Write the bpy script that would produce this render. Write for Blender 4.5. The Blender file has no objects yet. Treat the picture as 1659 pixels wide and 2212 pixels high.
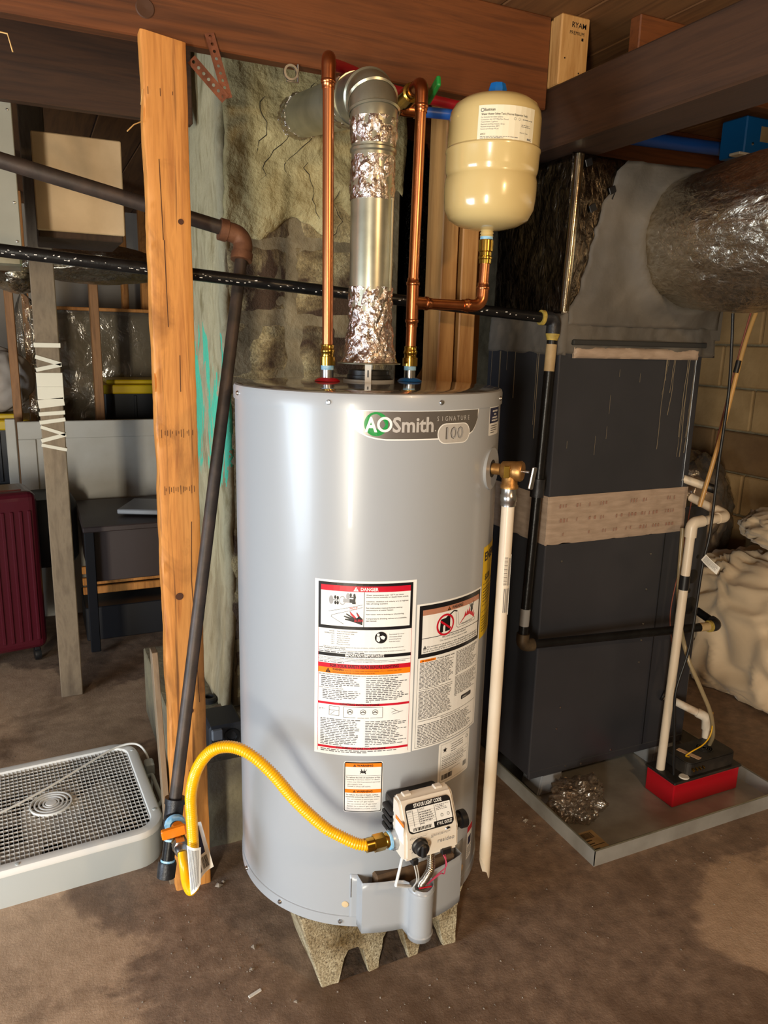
import bpy, bmesh, math, random
from mathutils import Vector as V, Matrix, noise as NZ
D = bpy.data; S = bpy.context.scene; C = S.collection
pi = math.pi; sin, cos, rad = math.sin, math.cos, math.radians

# ------------------------------------------------------------------ camera, world, exposure
PHI = rad(25.0); PITCH = .22482; ROLL = .02599
cd = D.cameras.new('camera'); cam = D.objects.new('camera', cd); C.objects.link(cam); S.camera = cam
cd.sensor_fit = 'VERTICAL'; cd.sensor_height = 24; cd.sensor_width = 18; cd.lens = 24 * 1631.06 / 2212
cd.clip_start = .02
_rt = V((cos(PHI), -sin(PHI), 0)); _fh = V((sin(PHI), cos(PHI), 0)); _z = V((0, 0, 1))
_fw = _fh * cos(PITCH) - _z * sin(PITCH); _up = _fh * sin(PITCH) + _z * cos(PITCH)
_r2 = _rt * cos(ROLL) + _up * sin(ROLL); _u2 = -_rt * sin(ROLL) + _up * cos(ROLL)
cam.matrix_world = Matrix((_r2, _u2, -_fw)).transposed().to_4x4()
cam.matrix_world.translation = V((0, 0, 1.385))
w = D.worlds.new('world'); S.world = w; w.use_nodes = True
w.node_tree.nodes['Background'].inputs[0].default_value = (.6, .75, 1, 1)
w.node_tree.nodes['Background'].inputs[1].default_value = .3
vs = S.view_settings; vs.view_transform = 'Standard'; vs.look = 'None'; vs.gamma = 1; vs.use_curve_mapping = False
vs.exposure = 0.12

def area(name, loc, target, sx, sy, power, col):
    l = D.lights.new(name, 'AREA'); l.shape = 'RECTANGLE'; l.size = sx; l.size_y = sy; l.energy = power; l.color = col
    o = D.objects.new(name, l); C.objects.link(o); o.location = loc
    o.rotation_euler = (V(target) - V(loc)).to_track_quat('-Z', 'Y').to_euler()
    return o
# daylight through the low window in the left wall and the door behind the photographer
area('window_daylight', (-2.36, 1.05, .72), (.5, 1.4, .45), 1.5, 1.1, 95, (.74, .87, 1.0))
area('door_daylight', (-1.85, -1.95, .80), (.5, 1.5, .75), .26, 1.5, 125, (1.0, .92, .76))
# warm ceiling bulb behind the photographer
bl = D.lights.new('ceiling_bulb', 'POINT'); bl.energy = 40; bl.color = (1, .68, .36); bl.shadow_soft_size = .05
bo = D.objects.new('ceiling_bulb', bl); C.objects.link(bo); bo.location = (1.0, -.55, 1.98)

# ------------------------------------------------------------------ helpers
def lin(h):
    if not isinstance(h, str): return (*h, 1)
    r = [int(h[i:i + 2], 16) / 255 for i in (0, 2, 4)]
    return (*[c / 12.92 if c <= .04045 else ((c + .055) / 1.055) ** 2.4 for c in r], 1)
MATS = {}
def nt(name):
    m = D.materials.new(name); m.use_nodes = True; MATS[name] = m
    t = m.node_tree; return m, t, t.nodes['Principled BSDF']
def N(t, typ, **k):
    n = t.nodes.new(typ)
    for a, b in k.items():
        if a[0] == '_': setattr(n, a[1:], b)
        else: n.inputs[a.replace('__', ' ')].default_value = b
    return n
def coords(t, scale=(1, 1, 1), rot=(0, 0, 0), kind='Object'):
    tc = N(t, 'ShaderNodeTexCoord'); mp = N(t, 'ShaderNodeMapping')
    mp.inputs['Scale'].default_value = scale; mp.inputs['Rotation'].default_value = rot
    t.links.new(tc.outputs[kind], mp.inputs[0]); return mp.outputs[0]
def ramp(t, fac, stops):
    r = N(t, 'ShaderNodeValToRGB'); e = r.color_ramp.elements
    while len(e) < len(stops): e.new(.5)
    for x, (p, c) in zip(e, stops): x.position = p; x.color = lin(c)
    t.links.new(fac, r.inputs[0]); return r.outputs[0]
def mixc(t, fac, a, b, mode='MIX'):
    n = N(t, 'ShaderNodeMix', _data_type='RGBA', _blend_type=mode)
    for s, v in ((0, fac), (6, a), (7, b)):
        if hasattr(v, 'links'): t.links.new(v, n.inputs[s])
        elif s == 0: n.inputs[0].default_value = v
        else: n.inputs[s].default_value = lin(v)
    return n.outputs[2]
def math_(t, op, a, b=0):
    n = N(t, 'ShaderNodeMath', _operation=op)
    for s, v in ((0, a), (1, b)):
        if hasattr(v, 'links'): t.links.new(v, n.inputs[s])
        else: n.inputs[s].default_value = v
    return n.outputs[0]
def noise_(t, vec, scale, detail=4, rough=.55, dist=0):
    n = N(t, 'ShaderNodeTexNoise', Scale=scale, Detail=detail, Roughness=rough, Distortion=dist)
    t.links.new(vec, n.inputs['Vector']); return n.outputs[0]
def bump_(t, b, h, strength, dist=.01):
    n = N(t, 'ShaderNodeBump', Strength=strength, Distance=dist)
    t.links.new(h, n.inputs['Height']); t.links.new(n.outputs[0], b.inputs['Normal'])
def mat(name, col, rough=.5, metal=0, col2=None, scale=8, lo=.35, hi=.65, bump=0, bscale=60, bdist=.003, coat=0, sc=(1, 1, 1), trans=0, alpha=1, sheen=0, spec=.5, det=5):
    m, t, b = nt(name); b.inputs['Roughness'].default_value = rough; b.inputs['Metallic'].default_value = metal
    b.inputs['Coat Weight'].default_value = coat; b.inputs['Transmission Weight'].default_value = trans; b.inputs['Alpha'].default_value = alpha
    b.inputs['Sheen Weight'].default_value = sheen; b.inputs['Specular IOR Level'].default_value = spec
    b.inputs['Base Color'].default_value = lin(col)
    v = coords(t, sc)
    if col2: t.links.new(ramp(t, noise_(t, v, scale, det), [(lo, col), (hi, col2)]), b.inputs['Base Color'])
    if bump: bump_(t, b, noise_(t, v, bscale, 4), bump, bdist)
    return m
def wood(name, light, dark, axis=2, rough=.6, g=26, knots=None, stretch=.06, bump=.25):
    m, t, b = nt(name); b.inputs['Roughness'].default_value = rough
    s = [1, 1, 1]; s[axis] = stretch
    v = coords(t, s)
    n1 = noise_(t, v, g, 6, .6, 1.2); n2 = noise_(t, v, g * 6, 3, .6); n3 = noise_(t, coords(t), 2.2, 3)
    f = math_(t, 'ADD', math_(t, 'MULTIPLY', n1, .75), math_(t, 'MULTIPLY', n2, .25))
    c = ramp(t, f, [(.32, dark), (.52, light), (.7, dark)] if knots is None else [(.34, dark), (.62, light)])
    c = mixc(t, math_(t, 'MULTIPLY', n3, .45), c, dark, 'MULTIPLY')
    t.links.new(c, b.inputs['Base Color']); bump_(t, b, f, bump, .004)
    return m

def link(o, parent=None):
    C.objects.link(o)
    if parent is not None:
        o.parent = parent; o.matrix_parent_inverse = Matrix.Translation(-parent.matrix_basis.translation) if parent.parent is None and parent.type == 'EMPTY' else Matrix.Identity(4)
    return o
def tag(o, label=None, cat=None, group=None, kind=None):
    for k, v in (('label', label), ('category', cat), ('group', group), ('kind', kind)):
        if v: o[k] = v
    return o
def thing(name, label, cat, loc=(0, 0, 0), group=None):
    o = D.objects.new(name, None); o.empty_display_size = .05; o.location = loc; C.objects.link(o)
    o.matrix_basis.translation = V(loc)
    return tag(o, label, cat, group)
def mobj(name, verts, faces, m, parent=None, smooth=False, idx=None, ang=None):
    me = D.meshes.new(name); me.from_pydata([tuple(v) for v in verts], [], faces)
    for x in (m if isinstance(m, (list, tuple)) else [m]): me.materials.append(x)
    if idx: me.polygons.foreach_set('material_index', idx)
    if smooth: me.polygons.foreach_set('use_smooth', [True] * len(me.polygons))
    if ang: me.set_sharp_from_angle(angle=rad(ang))
    me.update(); return link(D.objects.new(name, me), parent)
def bmobj(name, bm, m, parent=None, smooth=False, ang=None):
    bmesh.ops.recalc_face_normals(bm, faces=bm.faces)
    me = D.meshes.new(name); bm.to_mesh(me); bm.free()
    for x in (m if isinstance(m, (list, tuple)) else [m]): me.materials.append(x)
    if smooth: me.polygons.foreach_set('use_smooth', [True] * len(me.polygons))
    if ang: me.set_sharp_from_angle(angle=rad(ang))
    return link(D.objects.new(name, me), parent)
def add_box(bm, c, s, rot=None, bev=0, seg=1):
    r = bmesh.ops.create_cube(bm, size=1)['verts']
    M_ = Matrix.Translation(V(c)) @ (rot.to_4x4() if rot else Matrix.Identity(4)) @ Matrix.Diagonal((*s, 1))
    bmesh.ops.transform(bm, matrix=M_, verts=r)
    if bev:
        e = list({e for v in r for e in v.link_edges}); bmesh.ops.bevel(bm, geom=e, offset=bev, segments=seg, affect='EDGES', profile=.5)
def box(name, x0, x1, y0, y1, z0, z1, m, parent=None, bev=.002, seg=1, rot=None, smooth=False):
    bm = bmesh.new(); add_box(bm, ((x0 + x1) / 2, (y0 + y1) / 2, (z0 + z1) / 2), (x1 - x0, y1 - y0, z1 - z0), rot, bev, seg)
    return bmobj(name, bm, m, parent, smooth, 40 if smooth else None)
def obox(name, c, s, rot, m, parent=None, bev=.001, seg=1):
    bm = bmesh.new(); add_box(bm, c, s, rot, bev, seg); return bmobj(name, bm, m, parent)
def frame_of(d):
    d = d.normalized(); a = V((0, 0, 1)) if abs(d.z) < .9 else V((1, 0, 0)); x = a.cross(d).normalized(); return x, d.cross(x)
def add_tube(VS, FS, pts, r, seg=16, cap=True):
    pts = [V(p) for p in pts]; n = len(pts); base = len(VS)
    rr = r if isinstance(r, (list, tuple)) else [r] * n
    t0 = (pts[1] - pts[0]).normalized(); x, y = frame_of(t0); prev = t0
    for i in range(n):
        t = (pts[min(i + 1, n - 1)] - pts[max(i - 1, 0)])
        t = t.normalized() if t.length > 1e-9 else prev
        q = prev.rotation_difference(t); x = q @ x; y = q @ y; prev = t
        for k in range(seg):
            a = 2 * pi * k / seg; VS.append(pts[i] + (x * cos(a) + y * sin(a)) * rr[i])
    for i in range(n - 1):
        for k in range(seg):
            a = base + i * seg + k; b = base + i * seg + (k + 1) % seg
            FS.append((a, b, b + seg, a + seg))
    if cap:
        FS.append(tuple(base + k for k in range(seg))[::-1]); FS.append(tuple(base + (n - 1) * seg + k for k in range(seg)))
def tube(name, pts, r, m, parent=None, seg=16, cap=True, ang=50):
    VS, FS = [], []; add_tube(VS, FS, pts, r, seg, cap); return mobj(name, VS, FS, m, parent, True, ang=ang)
def tubes(name, lst, m, parent=None, seg=12):
    VS, FS = [], []
    for pts, r in lst: add_tube(VS, FS, pts, r, seg)
    return mobj(name, VS, FS, m, parent, True, ang=50)
def spline(P, n=8):
    P = [V(p) for p in P]; Q = [2 * P[0] - P[1]] + P + [2 * P[-1] - P[-2]]; out = []
    for i in range(1, len(Q) - 2):
        a, b, c, d = Q[i - 1:i + 3]
        for k in range(n):
            t = k / n; out.append(.5 * ((2 * b) + (c - a) * t + (2 * a - 5 * b + 4 * c - d) * t * t + (3 * b - a - 3 * c + d) * t ** 3))
    return out + [P[-1]]
def fillet(P, R, n=8):
    P = [V(p) for p in P]; out = [P[0]]
    for i in range(1, len(P) - 1):
        a = (P[i - 1] - P[i]); b = (P[i + 1] - P[i]); an = a.angle(b); d = R / math.tan(an / 2)
        p0 = P[i] + a.normalized() * d; p1 = P[i] + b.normalized() * d
        bis = (a.normalized() + b.normalized()).normalized(); c = P[i] + bis * (R / sin(an / 2))
        v0 = p0 - c; v1 = p1 - c; th = v0.angle(v1); ax = v0.cross(v1).normalized()
        for k in range(n + 1): out.append(c + Matrix.Rotation(th * k / n, 3, ax) @ v0)
    return out + [P[-1]]
def add_lathe(VS, FS, prof, o, axis=(0, 0, 1), seg=32, jit=None):
    o = V(o); ax = V(axis).normalized(); x, y = frame_of(ax)
    if abs(ax.z) > .999: x, y = V((1, 0, 0)), V((0, ax.z, 0))
    base = len(VS)
    for i, (r, h) in enumerate(prof):
        for k in range(seg):
            a = 2 * pi * k / seg; q = r + (jit(i, k, r, h) if jit else 0)
            VS.append(o + ax * h + (x * cos(a) + y * sin(a)) * q)
    for i in range(len(prof) - 1):
        for k in range(seg):
            a = base + i * seg + k; b = base + i * seg + (k + 1) % seg; FS.append((a, b, b + seg, a + seg))
    if prof[0] == prof[-1]: return
    if prof[0][0] > 1e-6: FS.append(tuple(base + k for k in range(seg))[::-1])
    if prof[-1][0] > 1e-6: FS.append(tuple(base + (len(prof) - 1) * seg + k for k in range(seg)))
def lathe(name, prof, o, m, parent=None, axis=(0, 0, 1), seg=32, jit=None, smooth=True, ang=38):
    VS, FS = [], []; add_lathe(VS, FS, prof, o, axis, seg, jit); return mobj(name, VS, FS, m, parent, smooth, ang=ang if smooth else None)
def prism(name, poly, ax, a0, a1, m, parent=None, bev=0, smooth=False):
    """poly: 2D outline, extruded along axis ax (0,1,2) from a0 to a1; the other two axes in order"""
    bm = bmesh.new(); oth = [i for i in range(3) if i != ax]; R = []
    for a in (a0, a1):
        row = []
        for p in poly:
            c = [0, 0, 0]; c[ax] = a; c[oth[0]] = p[0]; c[oth[1]] = p[1]; row.append(bm.verts.new(c))
        R.append(row)
    n = len(poly); bm.faces.new(R[0]); bm.faces.new(R[1][::-1])
    for i in range(n): bm.faces.new((R[0][i], R[1][i], R[1][(i + 1) % n], R[0][(i + 1) % n]))
    bmesh.ops.recalc_face_normals(bm, faces=bm.faces)
    if bev: bmesh.ops.bevel(bm, geom=bm.edges[:], offset=bev, segments=2, affect='EDGES')
    return bmobj(name, bm, m, parent, smooth, 40 if smooth else None)
def rough_slab(name, o, ex, ey, nx, ny, thick, amp, sc, m, parent=None, seed=0, edge=True, smooth=True):
    """uneven slab: face spanned by ex, ey from o, normal n = ex x ey, thickness behind it"""
    o, ex, ey = V(o), V(ex), V(ey); n = ex.cross(ey).normalized(); VS, FS = [], []
    for j in range(ny + 1):
        for i in range(nx + 1):
            p = o + ex * (i / nx) + ey * (j / ny); e = min(i, nx - i, j, ny - j)
            d = NZ.fractal(p * sc + V((seed, 0, 0)), 1, 2.1, 4) * amp - (amp * 1.2 if e == 0 and edge else 0)
            VS.append(p + n * d)
    W_ = nx + 1
    for j in range(ny):
        for i in range(nx): FS.append((j * W_ + i, j * W_ + i + 1, (j + 1) * W_ + i + 1, (j + 1) * W_ + i))
    ring = [i for i in range(W_)] + [j * W_ + nx for j in range(1, ny + 1)] + [ny * W_ + i for i in range(nx - 1, -1, -1)] + [j * W_ for j in range(ny - 1, 0, -1)]
    b = len(VS)
    for k in ring:
        p = VS[k]; d = (p - o).dot(n); VS.append(p - n * (d + thick))
    L = len(ring)
    for k in range(L): FS.append((ring[(k + 1) % L], ring[k], b + k, b + (k + 1) % L))
    FS.append(tuple(b + k for k in range(L))[::-1])
    return mobj(name, VS, FS, m, parent, smooth, ang=60)

# ------------------------------------------------------------------ print on surfaces
_TC = {}
def text_mesh(body, bold=0):
    k = (body, bold)
    if k in _TC: return _TC[k]
    cu = D.curves.new('t', 'FONT'); cu.body = body; cu.size = 1; cu.resolution_u = 2; cu.offset = bold
    ob = D.objects.new('t', cu); me = ob.to_mesh()
    vs = [(v.co.x, v.co.y) for v in me.vertices]; fs = [tuple(p.vertices) for p in me.polygons]
    ob.to_mesh_clear(); D.objects.remove(ob); D.curves.remove(cu)
    x0 = min(v[0] for v in vs); x1 = max(v[0] for v in vs)
    vs = [(v[0] - x0, v[1]) for v in vs]; _TC[k] = (vs, fs, x1 - x0); return _TC[k]
class Print:
    """flat artwork in label fractions (fx to the right, fy down) mapped on a surface by fn(x, y, lift) in metres"""
    def __init__(s, w, h, fn, mats): s.w, s.h, s.fn, s.mats = w, h, fn, mats; s.V, s.F, s.I = [], [], []; s.lay = .00025
    def put(s, pts, faces, c, layer):
        b = len(s.V); i = list(s.mats).index(c)
        for x, y in pts: s.V.append(s.fn(x, y, .0003 + layer * s.lay))
        for f in faces: s.F.append(tuple(b + k for k in f)); s.I.append(i)
    def rect(s, x0, y0, x1, y1, c, layer=1):
        X0, X1, Y0, Y1 = x0 * s.w, x1 * s.w, -y0 * s.h, -y1 * s.h; n = max(1, int(abs(X1 - X0) / .012)); P, F = [], []
        for i in range(n + 1): x = X0 + (X1 - X0) * i / n; P += [(x, Y1), (x, Y0)]
        for i in range(n): F.append((2 * i, 2 * i + 2, 2 * i + 3, 2 * i + 1))
        s.put(P, F, c, layer)
    def rrect(s, x0, y0, x1, y1, r, c, layer=1):
        X0, X1, Y1, Y0 = x0 * s.w, x1 * s.w, -y0 * s.h, -y1 * s.h; n = max(2, int((X1 - X0 - 2 * r) / .012)); cols = []
        for k in range(7): a = pi / 2 * k / 6; cols.append((X0 + r - r * cos(a), r - r * sin(a)))
        for k in range(1, n): cols.append((X0 + r + (X1 - X0 - 2 * r) * k / n, 0))
        for k in range(6, -1, -1): a = pi / 2 * k / 6; cols.append((X1 - r + r * cos(a), r - r * sin(a)))
        P, F = [], []
        for x, d in cols: P += [(x, Y0 + d), (x, Y1 - d)]
        for i in range(len(cols) - 1): F.append((2 * i, 2 * i + 2, 2 * i + 3, 2 * i + 1))
        s.put(P, F, c, layer)
    def poly(s, pts, c, layer=2):
        s.put([(x * s.w, -y * s.h) for x, y in pts], [tuple(range(len(pts)))], c, layer)
    def disc(s, x, y, r, c, layer=2, n=28, ry=None):
        s.put([(x * s.w + r * cos(2 * pi * k / n), -y * s.h + (ry or r) * sin(2 * pi * k / n)) for k in range(n)], [tuple(range(n))], c, layer)
    def ring(s, x, y, r0, r1, c, layer=2, n=28, sx=1):
        P = []
        for k in range(n): a = 2 * pi * k / n; P += [(x * s.w + r0 * cos(a) * sx, -y * s.h + r0 * sin(a)), (x * s.w + r1 * cos(a) * sx, -y * s.h + r1 * sin(a))]
        s.put(P, [(2 * k, 2 * k + 1, (2 * k + 3) % (2 * n), (2 * k + 2) % (2 * n)) for k in range(n)], c, layer)
    def line(s, x0, y0, x1, y1, t, c, layer=2):
        a = V((x0 * s.w, -y0 * s.h)); b = V((x1 * s.w, -y1 * s.h)); d = (b - a).normalized(); q = V((-d.y, d.x)) * t / 2
        n = max(1, int((b - a).length / .015)); P, F = [], []
        for i in range(n + 1):
            p = a + (b - a) * i / n; P += [tuple(p - q), tuple(p + q)]
        for i in range(n): F.append((2 * i, 2 * i + 2, 2 * i + 3, 2 * i + 1))
        s.put(P, F, c, layer)
    def text(s, x, y, h, body, c='k', al='l', layer=2, bold=0, wid=None, sx=1.0):
        """baseline at fy=y, cap height h metres, wid: fitted width as fraction"""
        vs, fs, tw = text_mesh(body, bold); k = h / .69; kx = k * sx
        if wid: kx = wid * s.w / tw
        ox = x * s.w - (0 if al == 'l' else tw * kx / 2 if al == 'c' else tw * kx)
        s.put([(ox + vx * kx, -y * s.h + vy * k) for vx, vy in vs], fs, c, layer)
    def greek(s, x0, x1, y0, y1, n, c='g', fill=.5, seed=1, layer=2, last=.6):
        R = random.Random(seed)
        for i in range(n):
            y = y0 + (y1 - y0) * (i + .2) / n; hh = (y1 - y0) / n * fill; x = x0; xe = x1 * (R.uniform(.86, 1) if i < n - 1 else last) + x0 * (0 if i < n - 1 else 0)
            while x < xe:
                l = R.uniform(.02, .07) * (x1 - x0) / max(.25, (x1 - x0)) * .9; l = min(l, xe - x)
                if l > .006: s.rect(x, y, x + l, y + hh * R.uniform(.8, 1.1), c, layer)
                x += l + .011
    def tri(s, x, y, r, c, c2, layer=2):
        X = r / s.w; Y = r / s.h
        s.poly([(x - X, y + Y * .8), (x + X, y + Y * .8), (x, y - Y)], c, layer)
        s.rect(x - X * .09, y - Y * .45, x + X * .09, y + Y * .25, c2, layer + 1); s.rect(x - X * .09, y + Y * .42, x + X * .09, y + Y * .62, c2, layer + 1)
    def barcode(s, x0, y0, x1, y1, n, c='k', seed=3, layer=2):
        R = random.Random(seed); x = x0; st = (x1 - x0) / n
        while x < x1:
            a = st * R.uniform(.3, 1.1); s.rect(x, y0, min(x + a, x1), y1, c, layer); x += a + st * R.uniform(.3, .8)
    def build(s, name, parent): return mobj(name, s.V, s.F, list(s.mats.values()), parent, False, s.I)
def on_cyl(cx, cy, R, a0, ztop, flip=1):
    return lambda x, y, l: V((cx + (R + l) * sin(a0 + x / R), cy - (R + l) * cos(a0 + x / R), ztop + y))
def on_plane(o, ex, ey):
    o, ex, ey = V(o), V(ex).normalized(), V(ey).normalized(); n = ex.cross(ey).normalized()
    return lambda x, y, l: o + ex * x + ey * y + n * l

# ------------------------------------------------------------------ materials
def paper(name, col, rough=.38): return mat(name, col, rough)
P_ = {'w': paper('print_white', 'e9e9e6', .3), 'k': paper('print_black', '17171a', .3), 'r': paper('print_red', 'c3142c', .3), 'o': paper('print_orange', 'f07f12', .3),
      'g': paper('print_grey', '5a5a5e', .4), 'y': paper('print_yellow', 'e8c208', .35), 'b': paper('print_blue', '222a4c', .35), 'n': paper('print_green', '0a8a3a', .3),
      's': mat('print_silver', '8d8884', .32, .75), 'l': mat('print_light_silver', 'c9c6c2', .35, .3), 'm': paper('print_midgrey', '9a9a9c', .35)}
def inks(k): return {c: P_[c] for c in k}
M = {}
M['jacket'] = mat('heater_grey_enamel', '9fa3a8', .30, 0, coat=.06, bump=.03, bscale=9, bdist=.002)
M['captop'] = mat('heater_top_gloss', '7f7b76', .10, .25, coat=.6)
M['copper'] = mat('copper_pipe', 'dd9468', .3, 1, 'c47a4e', 5, sc=(1, 1, .3), bump=.04, bscale=80)
M['copper_d'] = mat('copper_fitting', 'cc8458', .28, 1, 'a8623c', 12)
M['brass'] = mat('brass_fitting', 'c4a24c', .22, 1, 'a08038', 30)
M['bronze'] = mat('bronze_valve', 'b98f58', .42, .85, '9a7040', 40, bump=.15, bscale=200)
M['galv'] = mat('galvanised_sheet', 'b5b29e', .32, .8, '94927f', 10, bump=.05, bscale=14, bdist=.003)
M['galv_d'] = mat('galvanised_pan', 'b0aea8', .38, .3, '8b877f', 7, .3, .7, bump=.06, bscale=30)
M['zinc'] = mat('zinc_plated_steel', 'b9bbbd', .28, 1)
M['steel_flex'] = mat('stainless_flex', 'b5ada0', .25, 1)
def foil(name, c1, c2, rough, sc, strength, tint=None, dist=.012):
    m, t, b = nt(name); b.inputs['Metallic'].default_value = 1; b.inputs['Roughness'].default_value = rough
    v = coords(t, sc); n = N(t, 'ShaderNodeTexVoronoi', Scale=16, _feature='DISTANCE_TO_EDGE'); wv = noise_(t, v, 9, 5, .6, .6)
    t.links.new(v, n.inputs['Vector']); n2 = noise_(t, v, 42, 4, .6, 1.5)
    h = math_(t, 'ADD', math_(t, 'MULTIPLY', wv, .6), math_(t, 'MULTIPLY', n2, .4)); h = math_(t, 'ADD', h, math_(t, 'MULTIPLY', n.outputs[0], .5))
    t.links.new(ramp(t, n2, [(.38, c1), (.62, c2)]), b.inputs['Base Color']); bump_(t, b, h, strength, dist); return m
M['foil'] = foil('foil_tape', 'b9aca6', 'd9d2cc', .17, (3, 3, 2), .55)
M['duct_foil'] = foil('duct_foil_wrap', 'c4b8a2', 'e2dac8', .27, (1.6, .8, 1.6), .5, dist=.02)
M['plenum'] = foil('plenum_dark_wrap', '3a332c', '6e6354', .27, (1.5, 1.5, .7), .5, dist=.015)
M['black_foil'] = foil('black_plastic_wrap', '0b0b0c', '222222', .2, (2, 2, 2), .8, dist=.02)
for k, (a, b_, ax) in {'post': ('c98340', '92531f', 2), 'studs': ('bd8f55', '9a6a35', 2), 'block_wood': ('cfa468', 'a9773a', 2), 'studs_pale': ('b4966a', '8d6e45', 2), 'farstud': ('a87748', '7e5630', 2)}.items():
    M[k] = wood('wood_' + k, a, b_, ax)
def post_wood():
    m = wood('wood_post_orange', 'dd9a4c', 'ab6a2c', 2); t = m.node_tree; b = t.nodes['Principled BSDF']; c = b.inputs['Base Color'].links[0].from_socket
    st = ramp(t, noise_(t, coords(t, (1, 1, .5)), 9, 5, .65, .8), [(.52, (0, 0, 0)), (.72, (.8, .8, .8))]); ck = ramp(t, noise_(t, coords(t, (1, 1, .03)), 55, 3, .6), [(.64, (0, 0, 0)), (.72, (.8, .8, .8))])
    c = mixc(t, st, c, '84501e'); c = mixc(t, ck, c, '5e3514'); t.links.new(c, b.inputs['Base Color']); return m
M['post'] = post_wood()
M['beam'] = wood('wood_beam', '7d451d', '4c270e', 0, .6, 18, stretch=.05)
M['shaded_beam'] = wood('wood_old_beam', '4f3018', '2e1a0c', 0, .7, 18, stretch=.05)  # beam wood again, darkened so its colour carries the joist's shadow
M['girder'] = wood('wood_girder', '4a2e19', '2f1c0d', 1, .62, 18, stretch=.05)
M['subfloor'] = wood('wood_subfloor', '8a5f36', '5f3d20', 1, .65, 14)
M['plank'] = wood('wood_grey_plank', '8f7d66', '6a5a48', 2, .8, 12, stretch=.25)
M['oldwood'] = wood('wood_old_dark', '4a3524', '2c1e14', 2, .8)
M['black_iron'] = mat('black_iron_pipe', '121213', .32, .4, '1d1d1e', 30, bump=.15, bscale=120)
M['brown_iron'] = mat('brown_iron_pipe', '4a3d36', .5, .35, '37302b', 25, bump=.1, bscale=160)
M['dark_iron'] = mat('dark_iron_fitting', '2b2b2e', .42, .6, '3c3d40', 40, bump=.2, bscale=220)
M['rust'] = mat('rusted_strap', '8a5238', .7, .3, '5e3524', 30, bump=.3, bscale=200)
M['rustfit'] = mat('rust_brown_elbow', '7a5138', .6, .2, '5d3a28', 25, bump=.2, bscale=160)
M['seal'] = mat('blue_pipe_dope', '6fb2dd', .5, 0, 'b9d8e8', 80)
M['seal_y'] = mat('yellow_pipe_dope', 'b8a04a', .6, 0, '8d7838', 60)
M['hose'] = mat('yellow_gas_hose', 'f2b705', .3, 0, coat=.3)
M['orange'] = mat('orange_handle', 'ee7d08', .42)
M['cream'] = mat('cream_tank_enamel', 'cfb67c', .2, 0, coat=.4)
M['valve_case'] = mat('ivory_valve_case', 'd9d0c2', .42)
M['blk'] = mat('black_plastic', '141416', .42)
M['blk_dusty'] = mat('black_plastic_dusty', '1a1817', .55, 0, '3d362f', 14, .45, .75)
M['wht_plastic'] = mat('white_plastic', 'dcd9d2', .4)
M['pvc'] = mat('white_pvc', 'dcd0bf', .34, 0, 'd0bfa6', 3)
M['red'] = mat('red_pump_tank', 'b0101f', .3, coat=.2)
M['redring'] = mat('red_plastic', 'b81424', .35)
M['bluering'] = mat('blue_plastic', '0f62ae', .35)
M['green'] = mat('green_handle', '1f8a3c', .4)
M['pexr'] = mat('red_pex', '9a1422', .4); M['pexb'] = mat('blue_pex', '1e4f9c', .4)
M['fan'] = mat('fan_white_plastic', 'e2e1dd', .4); M['fan_side'] = mat('fan_grey_side', 'b8bdbc', .45); M['fan_blade'] = mat('fan_blade_grey', 'a09a92', .5); M['fan_shade'] = mat('fan_inside_shade', '19191a', .7)
M['cabinet'] = mat('furnace_dark_enamel', '34353a', .30, .2, '3d3d42', 3)
M['drip'] = mat('sealant_drips', '7d705a', .7)
M['mastic'] = mat('grey_duct_mastic', '504b45', .7, 0, '625b52', 6, bump=.35, bscale=22, bdist=.008)
M['tape_tan'] = mat('tan_duct_tape', '9c8876', .55, .0, 'ad9886', 16, sc=(1, 1, 6), bump=.25, bscale=30, bdist=.004)
M['tanlabel'] = mat('tan_paper_label', 'b39a70', .6, 0, '9d8560', 20)
M['clear'] = mat('clear_plastic', 'cfc6b6', .12, 0, trans=.85, bump=.5, bscale=25, bdist=.01)
def film(name, tint, base, bsc):
    m, t, b = nt(name); t.nodes.remove(b); out = [n for n in t.nodes if n.type == 'OUTPUT_MATERIAL'][0]
    tr = N(t, 'ShaderNodeBsdfTransparent', Color=lin(tint)); gl = N(t, 'ShaderNodeBsdfGlossy', Roughness=.14, Color=(.95, .93, .9, 1)); df = N(t, 'ShaderNodeBsdfDiffuse', Color=lin(base)); fr = N(t, 'ShaderNodeFresnel', IOR=1.7)
    bp_ = N(t, 'ShaderNodeBump', Strength=.7, Distance=.01); t.links.new(noise_(t, coords(t), bsc, 4, .6, .8), bp_.inputs['Height'])
    for x in (gl, df): t.links.new(bp_.outputs[0], x.inputs['Normal'])
    m1 = N(t, 'ShaderNodeMixShader', Fac=.10); t.links.new(tr.outputs[0], m1.inputs[1]); t.links.new(df.outputs[0], m1.inputs[2])
    m2 = N(t, 'ShaderNodeMixShader'); t.links.new(math_(t, 'ADD', fr.outputs[0], .05), m2.inputs[0]); t.links.new(m1.outputs[0], m2.inputs[1]); t.links.new(gl.outputs[0], m2.inputs[2]); t.links.new(m2.outputs[0], out.inputs[0]); return m
M['bag_film'] = film('smoky_film', 'd0c4b6', 'a89a88', 26); M['clear_film'] = film('clear_film', 'ece6dc', 'ddd2c0', 12)
M['bedding'] = mat('beige_bedding', 'd0b898', .9, 0, 'dcc6a8', 4, sheen=.3, bump=.2, bscale=14, bdist=.006)
M['bag_fill'] = mat('bagged_bedding', 'bfa17c', .85, 0, 'a98d69', 5, bump=.3, bscale=10)
M['tube_amber'] = mat('amber_tube', 'b98f55', .3, 0); M['tube_clear'] = mat('aged_clear_tube', 'a69472', .25, 0, trans=.3)
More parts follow.
